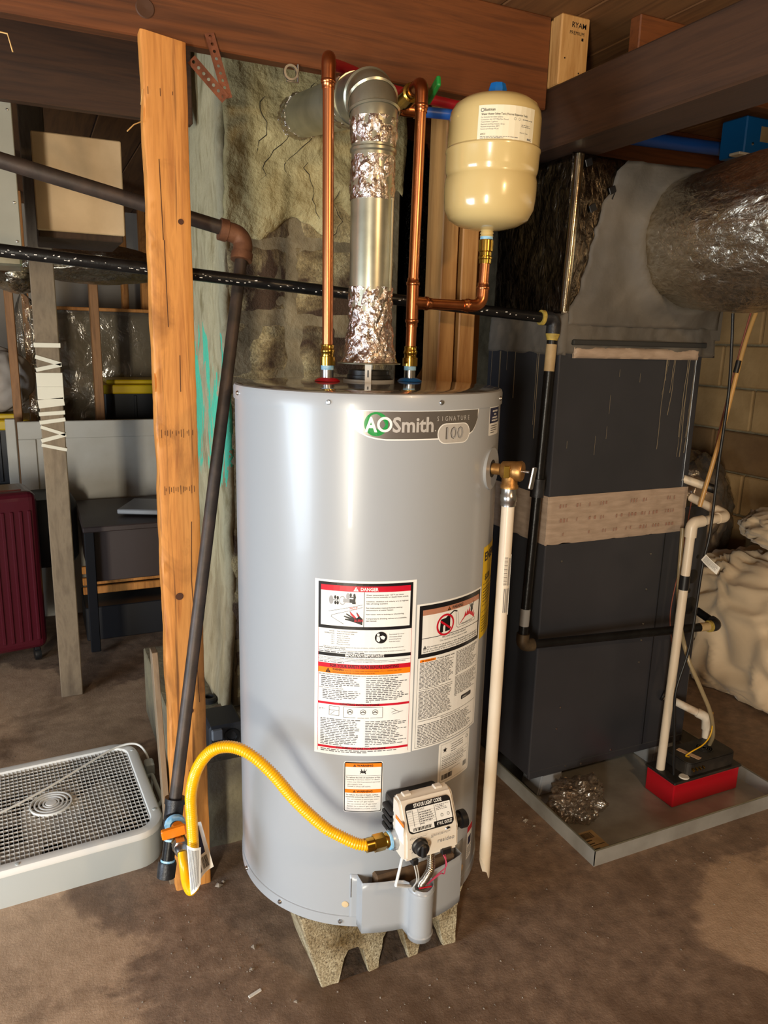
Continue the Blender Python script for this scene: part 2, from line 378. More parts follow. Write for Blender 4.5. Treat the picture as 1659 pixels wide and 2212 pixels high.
M['wire_r'] = mat('thin_red_wire', '8a4a3a', .5); M['wire_y'] = mat('yellow_wire', 'd9a514', .4)
M['suit'] = mat('maroon_suitcase', '4a0f1c', .3); M['suit_top'] = mat('suitcase_top', '5a2a22', .35)
M['dresser'] = mat('dark_brown_dresser', '3d3230', .5); M['dress_d'] = mat('dresser_black', '17171b', .5)
M['panel_w'] = mat('white_painted_panel', 'b5b2aa', .4, 0, 'a39c8f', 3)
M['tote'] = mat('black_tote', '15171c', .45); M['tote_y'] = mat('yellow_tote_lid', 'c9a70c', .4)
M['mattress'] = mat('grey_mattress', '9a9a90', .6, 0, '88877c', 4)
M['grey_sheet'] = mat('grey_painted_sheet', '9a9686', .6, 0, '8a8676', 3); M['beige_sheet'] = mat('beige_painted_sheet', 'dcc09a', .55, 0, 'c0a480', 5, bump=.1, bscale=20)
M['blocktan'] = mat('tan_painted_block', 'a98a5e', .85, 0, '94764c', 6, bump=.4, bscale=40, bdist=.006)
M['blockbrown'] = mat('brown_block', '6b4f30', .85, 0, '7d5f3b', 8, bump=.4, bscale=40, bdist=.006)
M['farwall'] = mat('far_wall_paint', 'a59a8c', .8, 0, '8e8478', 2); M['offwall'] = mat('basement_wall_paint', '8f8474', .85, 0, '776c5e', 2)
M['concrete_l'] = mat('old_grey_concrete', '6b6354', .9, 0, '8d8468', 9, .35, .7, bump=.5, bscale=50, bdist=.006)
M['plaster'] = mat('yellowed_plaster', 'bcae80', .9, 0, '8d8058', 7, .32, .68, bump=.9, bscale=34, bdist=.014)
M['grit'] = mat('floor_grit', '4a3c32', .95, 0, '2f2620', 40, bump=.6, bscale=90, bdist=.01)
def cmu():
    m, t, b = nt('cinder_block'); b.inputs['Roughness'].default_value = .95
    v = coords(t); n = noise_(t, v, 9, 4); n2 = noise_(t, v, 220, 3, .7)
    c = ramp(t, n2, [(.30, '5a5040'), (.46, 'a89a7c'), (.66, 'd2c6a8')]); c = mixc(t, ramp(t, n, [(.45, (0, 0, 0)), (.65, (1, 1, 1))]), c, '9a8458', 'MULTIPLY')
    t.links.new(c, b.inputs['Base Color']); bump_(t, b, n2, .9, .006); return m
M['cmu'] = cmu()
def chimney_block():
    m, t, b = nt('chimney_block'); b.inputs['Roughness'].default_value = .95
    v = coords(t); big = noise_(t, coords(t, (1, 1, .8)), 3.6, 5, .6, .8); fine = noise_(t, v, 150, 4, .7); mid = noise_(t, v, 16, 5, .65, .5)
    c = ramp(t, mid, [(.3, '7a6846'), (.5, 'ad9a6e'), (.7, 'c8b88e')]); dark = ramp(t, big, [(.50, (0, 0, 0)), (.60, (1, 1, 1))])
    c = mixc(t, dark, c, '4a3626'); c = mixc(t, ramp(t, fine, [(.3, (.6, .6, .6)), (.6, (0, 0, 0))]), c, '3a2f22', 'MIX')
    t.links.new(c, b.inputs['Base Color']); bump_(t, b, math_(t, 'ADD', fine, mid), .7, .008); return m
M['chim'] = chimney_block()
M['mortar'] = mat('smeared_mortar', '8a7d62', .95, 0, '6b5f48', 12, bump=.6, bscale=60, bdist=.008)
def corner_mat():
    m, t, b = nt('whitewashed_corner'); b.inputs['Roughness'].default_value = .85
    tc = N(t, 'ShaderNodeTexCoord'); sp = N(t, 'ShaderNodeSeparateXYZ'); t.links.new(tc.outputs['Object'], sp.inputs[0]); z = sp.outputs[2]
    v = coords(t, (1, 1, .35)); n = noise_(t, v, 14, 5, .65, .4); n2 = noise_(t, coords(t, (1, 1, .22)), 13, 5, .7, .7)
    c = ramp(t, n, [(.32, '857a58'), (.5, 'b3aa8a'), (.7, '9a8f70')])
    lowm = N(t, 'ShaderNodeMapRange'); t.links.new(math_(t, 'ADD', z, math_(t, 'MULTIPLY', n, .5)), lowm.inputs[0]); lowm.inputs[1].default_value = 1.05; lowm.inputs[2].default_value = .8
    low = ramp(t, n, [(.3, '8a7a5a'), (.6, 'b0a080')]); c = mixc(t, lowm.outputs[0], c, low)
    band = math_(t, 'SUBTRACT', .42, math_(t, 'ABSOLUTE', math_(t, 'SUBTRACT', z, 1.15))); fac = math_(t, 'MULTIPLY', math_(t, 'GREATER_THAN', math_(t, 'ADD', math_(t, 'MULTIPLY', n2, 1.2), math_(t, 'MULTIPLY', band, .7)), .84), 1)
    fac = math_(t, 'MULTIPLY', fac, math_(t, 'GREATER_THAN', band, 0))
    c = mixc(t, fac, c, '54c6a4'); t.links.new(c, b.inputs['Base Color']); bump_(t, b, noise_(t, coords(t), 40, 5, .65), .5, .008); return m
M['corner'] = corner_mat()
def floor_mat():
    m, t, b = nt('damp_concrete_floor'); tc = N(t, 'ShaderNodeTexCoord'); sp = N(t, 'ShaderNodeSeparateXYZ'); t.links.new(tc.outputs['Object'], sp.inputs[0])
    v = coords(t); n1 = noise_(t, v, 2.6, 6, .62, .5); n2 = noise_(t, v, 22, 5, .65); n3 = noise_(t, v, 160, 3, .7)
    wet = ramp(t, n2, [(.3, '685547'), (.55, '87705d'), (.72, '9a826d')]); dry = ramp(t, n2, [(.3, 'a58a70'), (.7, 'bfa286')])
    def patch(x, y, rx, ry):
        dx = math_(t, 'DIVIDE', math_(t, 'SUBTRACT', sp.outputs[0], x), rx); dy = math_(t, 'DIVIDE', math_(t, 'SUBTRACT', sp.outputs[1], y), ry)
        d = math_(t, 'SQRT', math_(t, 'ADD', math_(t, 'MULTIPLY', dx, dx), math_(t, 'MULTIPLY', dy, dy)))
        d = math_(t, 'ADD', d, math_(t, 'MULTIPLY', math_(t, 'SUBTRACT', n1, .5), 1.4)); mr = N(t, 'ShaderNodeMapRange'); t.links.new(d, mr.inputs[0]); mr.inputs[1].default_value = 1.06; mr.inputs[2].default_value = .96
        return mr.outputs[0]
    f = math_(t, 'MAXIMUM', patch(-.36, 1.5, .46, .62), patch(1.75, .99, .36, .25)); f = math_(t, 'MAXIMUM', f, patch(-.3, 2.75, .7, .5))
    c = mixc(t, f, wet, dry); c = mixc(t, ramp(t, n1, [(.52, (0, 0, 0)), (.66, (.75, .75, .75))]), c, '5e4836'); c = mixc(t, ramp(t, n3, [(.68, (0, 0, 0)), (.74, (.6, .6, .6))]), c, 'a89c8c')
    t.links.new(c, b.inputs['Base Color']); r = N(t, 'ShaderNodeMapRange'); t.links.new(n2, r.inputs[0]); r.inputs[3].default_value = .45; r.inputs[4].default_value = .8
    t.links.new(r.outputs[0], b.inputs['Roughness']); bump_(t, b, math_(t, 'ADD', n2, math_(t, 'MULTIPLY', n3, .5)), .35, .006); return m
M['floor'] = floor_mat()

# ------------------------------------------------------------------ structure
ZC = 2.18; RNG = random.Random(7)
def struct(o): return tag(o, kind='structure')
struct(box('floor', -2.6, 3.3, -2.6, 6.1, -.12, 0, M['floor'], bev=0))
ceil = tag(D.objects.new('ceiling', None), kind='structure'); C.objects.link(ceil)
bmesh_board = None
for i in range(29):
    x = -2.5 + i * .2
    if bmesh_board is None:
        b0 = box('board', 0, .196, -2.6, 6.1, ZC, ZC + .022, M['subfloor'], ceil, .003); bmesh_board = b0.data; b0.location.x = x
    else:
        o = D.objects.new('board', bmesh_board); link(o, ceil); o.location.x = x
# right wall of painted blocks, the far walls and the walls behind the photographer
wr = struct(box('wall_right', 3.06, 3.3, -2.6, 6.1, 0, ZC, M['mortar'], bev=0))
blk = None
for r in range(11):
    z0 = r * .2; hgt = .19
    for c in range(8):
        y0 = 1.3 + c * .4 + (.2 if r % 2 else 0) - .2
        m = M['blockbrown'] if r == 4 else M['blocktan']  # one course in a darker brown
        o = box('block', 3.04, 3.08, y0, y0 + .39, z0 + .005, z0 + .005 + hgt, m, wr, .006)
struct(box('wall_far', -2.6, 3.3, 5.7, 5.9, 0, ZC, M['farwall'], bev=0))
lw = struct(box('wall_left', -2.6, -2.42, -2.6, 6.1, 0, ZC, M['offwall'], bev=0))
bw = struct(box('wall_back', -2.6, 3.3, -2.6, -2.42, 0, ZC, M['offwall'], bev=0))
wn = struct(box('window_1', -2.42, -2.405, .25, 1.85, .12, 1.32, mat('window_frame', 'd8d8d4', .5), bev=.003))
dr = struct(box('door_1', -2.1, -1.3, -2.42, -2.405, .02, 2.0, mat('door_frame', 'cfc9bd', .5), bev=.003))
# floor joists hung along the ceiling
def joist(x0, x1, y, zb, label, m='beam', zt=ZC):
    bm = bmesh.new(); n = 14
    add_box(bm, ((x0 + x1) / 2, y + .019, (zb + zt) / 2), (x1 - x0, .038, zt - zb), None, .003)
    o = bmobj('floor_joist', bm, M[m]); return tag(o, label, 'joist', 'floor joists')
joist(-2.4, 1.245, 1.753, 1.967, 'reddish brown floor joist across the top, post nailed to its face')
joist(-2.4, .47, 2.363, 1.967, 'shade-darkened floor joist behind the orange post, left of the chimney', 'shaded_beam')
joist(1.06, 3.04, 2.363, 1.967, 'dark floor joist above the ductwork, right of the chimney')
joist(1.42, 3.04, 1.63, 2.03, 'short brown joist above the girder at the upper right')
g = box('girder_beam', 1.25, 1.40, -2.4, 3.2, 1.872, 2.02, M['girder'], bev=.005); tag(g, 'dark brown girder running diagonally at upper right, dusty underside', 'beam')
# knot on the front joist
lathe('knot', [(0, .0), (.017, .0015), (.019, .0)], (.26, 1.7528, 2.02), mat('knot_brown', '4a2c18', .7), [o for o in C.objects if o.name == 'floor_joist'][0], axis=(0, -1, 0), seg=20)
# pale blocking studs between girder and subfloor, with the mill stamp
bs = thing('blocking_stud', 'pale pine block with black mill stamp standing on the girder', 'lumber', (1.29, 1.74, 2.02))
box('lumber_ply', 1.25, 1.337, 1.718, 1.756, 2.02, ZC, M['block_wood'], bs, .003); box('lumber_ply', 1.25, 1.337, 1.757, 1.795, 2.02, ZC - .004, M['block_wood'], bs, .003)
pr = Print(.087, .16, on_plane((1.25, 1.718, ZC), (1, 0, 0), (0, 0, 1)), inks('k'))
pr.text(.36, .17, .012, 'RYAM', bold=.01, wid=.5); pr.text(.30, .27, .008, 'PREMIUM', wid=.5); pr.rect(.72, .30, .79, .34, 'k', 2); pr.disc(.18, .62, .002, 'k'); pr.disc(.7, .8, .002, 'k'); tag(pr.build('mill_stamp', bs), kind='stuff')
# doubled studs behind the heater
def stud(x0, x1, y0, y1, z0, z1, m, label, group=None, name='wall_stud'):
    return tag(box(name, x0, x1, y0, y1, z0, z1, m, bev=.003), label, 'stud', group)
stud(.985, 1.033, 1.80, 1.889, 0, ZC, M['studs'], 'light pine stud behind the heater, left one of the pair', 'paired studs behind the heater')
stud(1.046, 1.095, 1.80, 1.889, 0, ZC, M['studs'], 'light pine stud behind the heater, right one of the pair', 'paired studs behind the heater')
# orange post in front
po = thing('wooden_post', 'weathered orange-brown upright post beside the heater, nailed to the joist', 'post', (.288, 1.734, 0))
VS, FS = [], []; n = 150; OL = [(.243, 1.719), (.2445, 1.7162), (.248, 1.715), (.262, 1.715), (.2875, 1.715), (.313, 1.715), (.328, 1.715), (.3312, 1.7165), (.332, 1.72), (.332, 1.753), (.243, 1.753)]
for k in range(n + 1):
    z = 1.97 * k / n
    for i, (x, y) in enumerate(OL):
        q = V((x * 3, y * 3, z * 9)); d = NZ.fractal(q, .9, 2.2, 5); e_ = 1 if i in (0, 1, 2, 10) else .35 if i in (6, 7, 8) else .12
        g_ = max(0, NZ.noise(V((i * .7, 4, z * 16)))) ** 2 * (.012 if i < 2 else 0)
        VS.append(V((x + (.0035 * d * e_ if i in (0, 1, 2, 7, 8, 9, 10) else 0) + g_ * .6, y + (.0015 * d + g_) * (e_ if i < 9 else 0), z + (-.012 * (x - .243) / .089 + .003 * d if k == n else 0))))
L_ = len(OL)
for k in range(n):
    for i in range(L_): a = k * L_ + i; b = k * L_ + (i + 1) % L_; FS.append((a, b, b + L_, a + L_))
FS += [tuple(range(L_))[::-1], tuple(n * L_ + i for i in range(L_))]
mobj('stud_body', VS, FS, M['post'], po, True, ang=35)
tube('splinter', [(.238, 1.716, 1.80), (.222, 1.705, 1.79), (.208, 1.70, 1.775)], .0012, mat('splinter_straw', 'd9b070', .7), po, 6); tube('splinter', [(.243, 1.715, 1.86), (.238, 1.712, 1.83)], .0008, MATS['splinter_straw'], po, 6)
pr = Print(.089, 1.97, on_plane((.243, 1.7142, 1.97), (1, 0, 0), (0, 0, 1)), inks('k'))
for fy, n, sd in ((.405, 12, 1), (.47, 14, 2), (.055, 3, 3)):
    R = random.Random(sd)
    for k in range(n):
        x = .1 + .8 * k / n + R.uniform(0, .03); h = R.uniform(.002, .007); pr.rect(x, fy - h / 2, x + .012, fy + h, 'k', 1)
for (a, b, c, d) in ((.77, .51, .72, .58), (.72, .58, .78, .66), (.78, .66, .83, .74), (.35, .2, .37, .29), (.62, .32, .61, .36), (.5, .83, .55, .86), (.3, .12, .33, .2)): pr.line(a, b, c, d, .0016, 'k', 1)
for (x, y, r) in ((.85, .62, .006), (.4, .6, .009), (.6, .75, .006), (.75, .18, .006)): pr.disc(x, y, r, 'k', 1, 12)
P_['k2'] = mat('wood_crack', '4a2812', .8); pr.mats = {'k': P_['k2']}
tag(pr.build('crack', po), kind='stuff')
# old grey board leaning behind the post
tag(obox('grey_lath', (.232, 1.775, .315), (.014, .04, .64), Matrix.Rotation(rad(-1.5), 3, 'Y') @ Matrix.Rotation(rad(-1.5), 3, 'X'), M['plank']), 'weathered grey strip of wood standing just left of the orange post', 'board')
# grey plank post farther back with white twine
gp = thing('plank_post', 'grey rough-sawn plank standing on the floor, wrapped with white tape', 'post', (.06, 2.97, 0))
box('plank_body', .02, .098, 2.95, 2.975, 0, ZC, M['plank'], gp, .003)
tw = mat('white_tape', 'd9d2c0', .8)
def band(z0, z1, hh=.012):
    return obox('tape_wrap', (.059, 2.962, (z0 + z1) / 2), (.086, .031, hh), Matrix.Rotation(math.atan2(z0 - z1, .08), 3, 'Y'), tw, gp, .001)
for z0, z1, h in ((1.335, 1.335, .016), (1.295, 1.27, .014), (1.25, 1.268, .014), (1.215, 1.215, .05), (1.17, 1.17, .045), (1.13, 1.14, .03), (1.095, 1.10, .014), (1.065, 1.075, .014), (1.05, 1.02, .012), (1.0, 1.02, .014), (.985, .965, .012)): band(z0, z1, h)

# ------------------------------------------------------------------ chimney and its pad
pad = thing('concrete_pad', 'raised rough concrete pad under the chimney, behind the yellow hose', 'pad', (.6, 2.2, 0))
rough_slab('pad_front', (.30, 1.85, 0), (.65, 0, 0), (0, 0, .26), 40, 16, .12, .006, 9, M['concrete_l'], pad, 3, False)
box('pad_core', .305, .945, 1.86, 2.72, 0, .255, M['concrete_l'], pad, .004)
ch = tag(D.objects.new('wall_chimney', None), kind='structure'); C.objects.link(ch)
box('mortar_core', .50, 1.028, 2.1455, 2.75, .256, ZC, M['mortar'], ch, .004)
zz = .26; row = 0
while zz < 1.72:
    h = .198 + RNG.uniform(-.008, .008); g_ = .012
    for (a, b) in ((.505, .70), (.712, 1.03)):
        j = RNG.uniform(-.008, .008)
        rough_slab('block', (a + j, 2.142 + RNG.uniform(-.003, .004), zz + g_), (b - a - g_ + j * .2, 0, 0), (0, 0, h - g_ * 1.3), 12, 10, .03, .006, 16, M['chim'], ch, row * 3 + a * 9)
    zz += h; row += 1
VS, FS = [], []; nx, ny = 44, 50
for j in range(ny + 1):
    for i in range(nx + 1):
        x = .502 + .528 * i / nx; zb_ = 1.67 + .08 * NZ.fractal(V((x * 7, 3, 1)), 1, 2, 3) + (.10 if x > .8 else 0) + .05 * sin(x * 21); z = zb_ + (ZC - zb_) * j / ny
        d = .016 + .022 * NZ.fractal(V((x, 2.125, z)) * 7 + V((5, 0, 0)), 1, 2.1, 4); d *= min(1, .15 + j / 5); VS.append(V((x, 2.141 - max(.001, d), z)))
for j in range(ny):
    for i in range(nx): a = j * (nx + 1) + i; FS.append((a, a + 1, a + nx + 2, a + nx + 1))
pp = mobj('plaster_patch', VS, FS, M['plaster'], ch, True); so = pp.modifiers.new('s', 'SOLIDIFY'); so.thickness = .02; so.offset = -1
# whitewashed left corner: left face and a strip of the front
VS, FS = [], []; nx, ny = 16, 90; L = .62
for j in range(ny + 1):
    for i in range(nx + 1):
        s = i / nx * (L + .075); z = .262 + (ZC - .262) * j / ny
        p = V((.488, 2.14 + L - s, z)) if s < L - .012 else (V((.488 + (s - L + .012) * .3, 2.14 + .004, z)) if s > L else V((.490, 2.146, z)))
        d = NZ.fractal(p * 8, 1, 2, 4) * .007 + (.03 * max(0, .55 - z) / .3 if z < .55 else 0)
        VS.append(p + V((-d, -d * .6, 0)))
for j in range(ny):
    for i in range(nx): a = j * (nx + 1) + i; FS.append((a, a + 1, a + nx + 2, a + nx + 1))
cp_ = mobj('corner_render', VS, FS, M['corner'], ch, True)
so = cp_.modifiers.new('s', 'SOLIDIFY'); so.thickness = .02; so.offset = -1
# cracks as thin dark relief lines on the plaster
VS, FS = [], []
for k in range(7):
    R = random.Random(40 + k); p = V((R.uniform(.6, .95), 2.098, R.uniform(1.78, 2.1))); pts = [p.copy()]
    for i in range(9): p = p + V((R.uniform(-.02, .02), 0, -.016)); pts.append(V((p.x, 2.141 - max(.001, .016 + .022 * NZ.fractal(V((p.x, 2.125, p.z)) * 7 + V((5, 0, 0)), 1, 2.1, 4)) - .0002, p.z)))
    pts[0].y = pts[1].y; add_tube(VS, FS, pts, [.0004] + [R.uniform(.0006, .0014) for _ in pts[2:]] + [.0003], 5)
tag(mobj('crack', VS, FS, mat('crack_dark', '241d14', .9), ch), kind='stuff')
# junk on the pad
j1 = thing('junction_box', 'dark grey plastic box with a round hole lying on the concrete pad', 'box', (.42, 1.97, .26))
box('box_body', .375, .47, 1.90, 2.02, .26, .335, mat('dark_grey_plastic', '2c2e33', .5), j1, .006)
lathe('knockout_rim', [(.012, 0), (.02, 0), (.022, .004), (.014, .004), (.012, 0)], (.437, 1.90, .30), M['blk'], j1, axis=(0, -1, 0), seg=18)
box('box_tab', .38, .41, 1.885, 1.90, .30, .33, mat('mid_grey_plastic', '777a80', .5), j1, .003)
tag(lathe('pipe_fitting', [(.014, 0), (.024, 0), (.026, .012), (.022, .016), (.014, .016), (.014, 0)], (.437, 2.20, .262), M['dark_iron'], seg=18), 'small round pipe fitting lying on the concrete pad', 'fitting')
tag(obox('wood_scrap', (.455, 2.12, .268), (.06, .05, .012), Matrix.Rotation(.5, 3, 'Z'), M['plank']), 'pale wood scrap on the pad beside the junction box', 'wood')

# ------------------------------------------------------------------ straps, clamp and pipes under the joist
def strap(name, p0, p1, wid, parent, n=9):
    p0, p1 = V(p0), V(p1); d = (p1 - p0); ln = d.length; d.normalize(); s = d.cross(V((0, -1, 0))).normalized() * wid / 2; VS, FS = [], []
    st = ln / n; q = V((0, -.0015, 0))
    for side in (0, 1):
        off = q * side
        for i in range(n):
            a = p0 + d * st * i; b = a + d * st; c = (a + b) / 2; base = len(VS)
            out = [a - s, a, a + s, c + s, b + s, b, b - s, c - s]
            hole = [c + (V((0, 0, 0)) + (o - c).normalized() * wid * (.17)) for o in out]
            VS += [x + off for x in out] + [x + off for x in hole]
            for k in range(8): FS.append((base + k, base + (k + 1) % 8, base + 8 + (k + 1) % 8, base + 8 + k))
    return mobj(name, VS, FS, M['rust'], parent)
st_ = thing('perforated_strap', 'rusty perforated hanger strap bent into a V under the joist', 'strap', (.40, 1.74, 1.87))
strap('strap_leg', (.386, 1.748, 1.995), (.421, 1.742, 1.875), .020, st_); strap('strap_leg', (.346, 1.741, 1.938), (.416, 1.740, 1.872), .022, st_, 7)
lathe('nail_head', [(0, .003), (.004, .002), (.005, 0)], (.388, 1.7475, 1.985), M['rust'], st_, axis=(0, -1, 0), seg=10)
cc = thing('cable_clamp', 'small grey ring-shaped cable clamp hanging under the joist', 'clamp', (.565, 1.745, 1.93))
lathe('ring', [(.012, 0), (.0165, 0), (.0165, .006), (.012, .006), (.012, 0)], (.562, 1.748, 1.947), M['zinc'], cc, axis=(0, -1, 0), seg=24)
box('clamp_plate', .576, .58, 1.742, 1.748, 1.928, 1.966, M['zinc'], cc, .001); box('clamp_foot', .552, .58, 1.742, 1.748, 1.9275, 1.930, M['zinc'], cc, .0005)
# brown gas line: comes from the left, elbow, leans down to the tee and valve
bp = thing('gas_line', 'brown iron gas pipe leaning down across the orange post to a shutoff valve', 'pipe', (.22, 1.57, .2))
E0 = V((.478, 1.842, 1.612)); T0 = V((.223, 1.57, .315)); dn = (T0 - E0).normalized()
tube('pipe', [(-.9, 1.84, 1.895), (-.03, 1.84, 1.722), (.45, 1.842, 1.622)], .0165, M['brown_iron'], bp)
tube('elbow', fillet([E0 + V((-.055, 0, .012)), E0, E0 + dn * .055], .026, 8), .0225, M['rustfit'], bp)
tube('elbow_collar', [E0 + dn * .04, E0 + dn * .058], .0255, M['rustfit'], bp); tube('elbow_collar', [E0 + V((-.058, 0, .0125)), E0 + V((-.040, 0, .009))], .0255, M['rustfit'], bp)
tube('pipe', [E0 + dn * .05, T0 - dn * .02], .0145, M['brown_iron'], bp)
tee = tube('tee', [T0 - dn * .035, T0 + dn * .04], .021, M['dark_iron'], bp)
so_ = V((-.03, -1, 0)).normalized()
tube('tee_branch', [T0 - so_ * .005, T0 + so_ * .032], .0205, M['dark_iron'], tee); tube('tee_collar', [T0 - dn * .043, T0 - dn * .03], .0235, M['dark_iron'], tee)
tube('tee_collar', [T0 + dn * .032, T0 + dn * .044], .0235, M['dark_iron'], tee); tube('tee_collar', [T0 + so_ * .026, T0 + so_ * .036], .023, M['seal'], tee)
tube('drip_leg', [T0 + dn * .04, T0 + dn * .105], .0145, M['black_iron'], bp); tube('thread_seal', [T0 + dn * .042, T0 + dn * .052], .0155, M['seal'], bp)
cp0 = tube('drip_cap', [T0 + dn * .10, T0 + dn * .106, T0 + dn * .135, T0 + dn * .137], [.019, .021, .0205, .017], M['dark_iron'], bp); tube('thread_seal', [T0 + dn * .095, T0 + dn * .104], .0162, M['seal'], bp)
nv = T0 + so_ * .030; tube('nipple', [nv, nv + so_ * .03], .0125, M['black_iron'], bp)
v0 = nv + so_ * .022
va = tube('shutoff_valve', [v0, v0 + so_ * .008, v0 + so_ * .012, v0 + so_ * .034, v0 + so_ * .038, v0 + so_ * .05], [.016, .017, .0145, .0145, .0165, .0165], M['brass'], bp, 8)
hx = V((.72, -.25, .64)).normalized(); hc = v0 + so_ * .022 + V((-.006, 0, .024))
obox('valve_handle', (.210, 1.478, .340), (.052, .014, .022), Matrix.Rotation(rad(-6), 3, 'Z') @ Matrix.Rotation(rad(-8), 3, 'Y'), M['orange'], bp, .003); lathe('handle_hub', [(.0, .0), (.012, 0), (.013, .018), (.010, .022), (0, .022)], v0 + so_ * .022 + V((0, 0, .008)), M['orange'], bp, seg=16)
nut = v0 + so_ * .05
# flexible yellow gas connector
hs = thing('gas_hose', 'yellow corrugated gas hose arching from the shutoff valve to the heater', 'hose', (.26, 1.5, .1))
tube('hose_nut', [nut, nut + so_ * .016], .0175, M['zinc'], hs, 6); tube('hose_ferrule', [nut + so_ * .016, nut + so_ * .026, nut + so_ * .034], [.0145, .0145, .0105], M['zinc'], hs)
h0 = nut + so_ * .03
path = spline([h0, (.219, 1.418, .295), (.221, 1.412, .262), (.228, 1.404, .243), (.236, 1.397, .262), (.236, 1.394, .31), (.235, 1.39, .37), (.233, 1.385, .43), (.231, 1.37, .495), (.240, 1.34, .565), (.262, 1.315, .610), (.292, 1.29, .626), (.322, 1.262, .620), (.358, 1.236, .586), (.40, 1.213, .528), (.446, 1.19, .478), (.475, 1.172, .460), (.500, 1.158, .448), (.520, 1.150, .444)], 60)
# resample evenly and corrugate
acc = [0]
for a, b in zip(path, path[1:]): acc.append(acc[-1] + (b - a).length)
tot = acc[-1]; step = .0012; k = 0; P2, R2 = [], []; s = 0; sm = .10
while s < tot:
    while acc[k + 1] < s: k += 1
    f = (s - acc[k]) / max(1e-9, acc[k + 1] - acc[k]); P2.append(path[k].lerp(path[k + 1], f))
    R2.append(.0095 if s < sm else .0105 + .0014 * sin(2 * pi * s / .0050)); s += step
i0 = int(sm / step)
tube('hose_jacket_smooth', P2[:i0 + 1], R2[:i0 + 1], M['hose'], hs, 14); tube('hose_jacket', P2[i0:], R2[i0:], M['hose'], hs, 16, ang=180)
e = V(path[-1]); ed = V((1, -.02, .0)).normalized()
tube('hose_ferrule', [e - ed * .004, e + ed * .012], .0135, M['brass'], hs, 12); tube('hose_nut', [e + ed * .012, e + ed * .034], .0165, M['brass'], hs, 6); tube('adapter', [e + ed * .034, e + ed * .038, e + ed * .046], [.012, .015, .015], M['brass'], hs, 6)
# paper tag wrapped round the hose
tgp = thing('hose_tag', 'folded white paper tag with blue panel hanging on the gas hose', 'tag', (.28, 1.40, .16))
def sheet(name, corners, curl, m, parent, nx=10, ny=8, inkset=None, art=None):
    a, b, c, d = [V(p) for p in corners]; n = (b - a).cross(d - a).normalized()
    W_, H_ = (b - a).length, (d - a).length
    def fn(x, y, l):
        fx, fy = x / W_, -y / H_; p = a.lerp(b, fx).lerp(d.lerp(c, fx), fy); return p + n * (curl * sin(pi * min(1, max(0, fx))) + .0001) - n * l
    pr = Print(W_, H_, fn, inkset)
    for i in range(nx): pr.rect(i / nx, 0, (i + 1) / nx, 1, 'w', 0)
    if art: art(pr)
    return pr.build(name, parent)
def art1(pr):
    for k in range(9): x = .12 + k * .085; pr.line(x, .06, x, .94 - .02 * (k % 3), .0011, 'g', 1)
def art2(pr):
    pr.rect(.35, .06, .75, .62, 'b', 1)
    for k in range(6): pr.line(.05 + .045 * k, .05, .05 + .045 * k, .92, .0009, 'g', 1)
    pr.barcode(.42, .68, .8, .92, 10)
sheet('tag_front', [(.219, 1.372, .378), (.246, 1.366, .370), (.243, 1.364, .286), (.224, 1.374, .258)], -.006, None, tgp, inkset=inks('wg'), art=art1)
sheet('tag_back', [(.232, 1.408, .388), (.256, 1.412, .396), (.279, 1.408, .284), (.248, 1.403, .263)], .006, None, tgp, inkset=inks('wgbk'), art=art2)
# black gas line with white mill print, crossing behind the post to the furnace
bl_ = thing('black_gas_pipe', 'black iron gas pipe crossing behind the copper pipes to the furnace', 'pipe', (1.216, 1.655, .53))
A0, A1, A2, A3 = V((-.9, 1.87, 1.612)), V((1.262, 1.678, 1.448)), V((1.216, 1.655, .545)), V((1.925, 1.598, .527))
tube('pipe', [A0, V((-.04, 1.80, 1.542)), A1 - (A1 - A0).normalized() * .02], .0135, M['black_iron'], bl_)
dd = (A2 - A1).normalized(); d1 = (A1 - V((-.04, 1.80, 1.542))).normalized()
tube('elbow', fillet([A1 - d1 * .035, A1, A1 + dd * .038], .018, 8), .0185, M['dark_iron'], bl_); tube('thread_seal', [A1 - d1 * .042, A1 - d1 * .032], .0195, M['seal_y'], bl_); tube('thread_seal', [A1 + dd * .038, A1 + dd * .055], [.019, .014], M['seal_y'], bl_)
tube('pipe', [A1 + dd * .03, A2 - dd * .02], .0135, M['black_iron'], bl_); tube('coupling', [A1 + dd * .425, A1 + dd * .475], .019, M['dark_iron'], bl_)
mk = A1 + dd * .10; tube('paper_sticker', [mk - dd * .035, mk + dd * .035], .0142, M['tanlabel'], bl_, 12, False)
mk = A1 + dd * .82; tube('paper_sticker', [mk - dd * .025, mk + dd * .025], .0141, mat('grey_sticker', '8d8d8d', .5), bl_, 12, False)
d2 = (A3 - A2).normalized(); tube('elbow', fillet([A2 - dd * .036, A2, A2 + d2 * .036], .018, 8), .0185, mat('tan_brown_fitting', '5d4d38', .5, .4, '3a3024', 30), bl_)
tube('pipe', [A2 + d2 * .03, A3 - d2 * .02], .0130, M['black_iron'], bl_); d3 = V((-.02, 1, .22)).normalized(); tube('elbow', fillet([A3 - d2 * .03, A3, A3 + d3 * .03], .017, 8), .0175, M['dark_iron'], bl_)
tube('pipe', [A3 + d3 * .025, A3 + d3 * .088], .013, M['black_iron'], bl_); tube('paper_sticker', [A3 - d2 * .075, A3 - d2 * .04], .0137, M['tanlabel'], bl_, 12, False); tube('thread_seal', [A3 - d2 * .04, A3 - d2 * .03], .0185, M['seal_y'], bl_)
VS, FS = [], []; R = random.Random(11); q0 = V((-.04, 1.80, 1.542)); n_ = V((0, -1, -.15)).normalized()
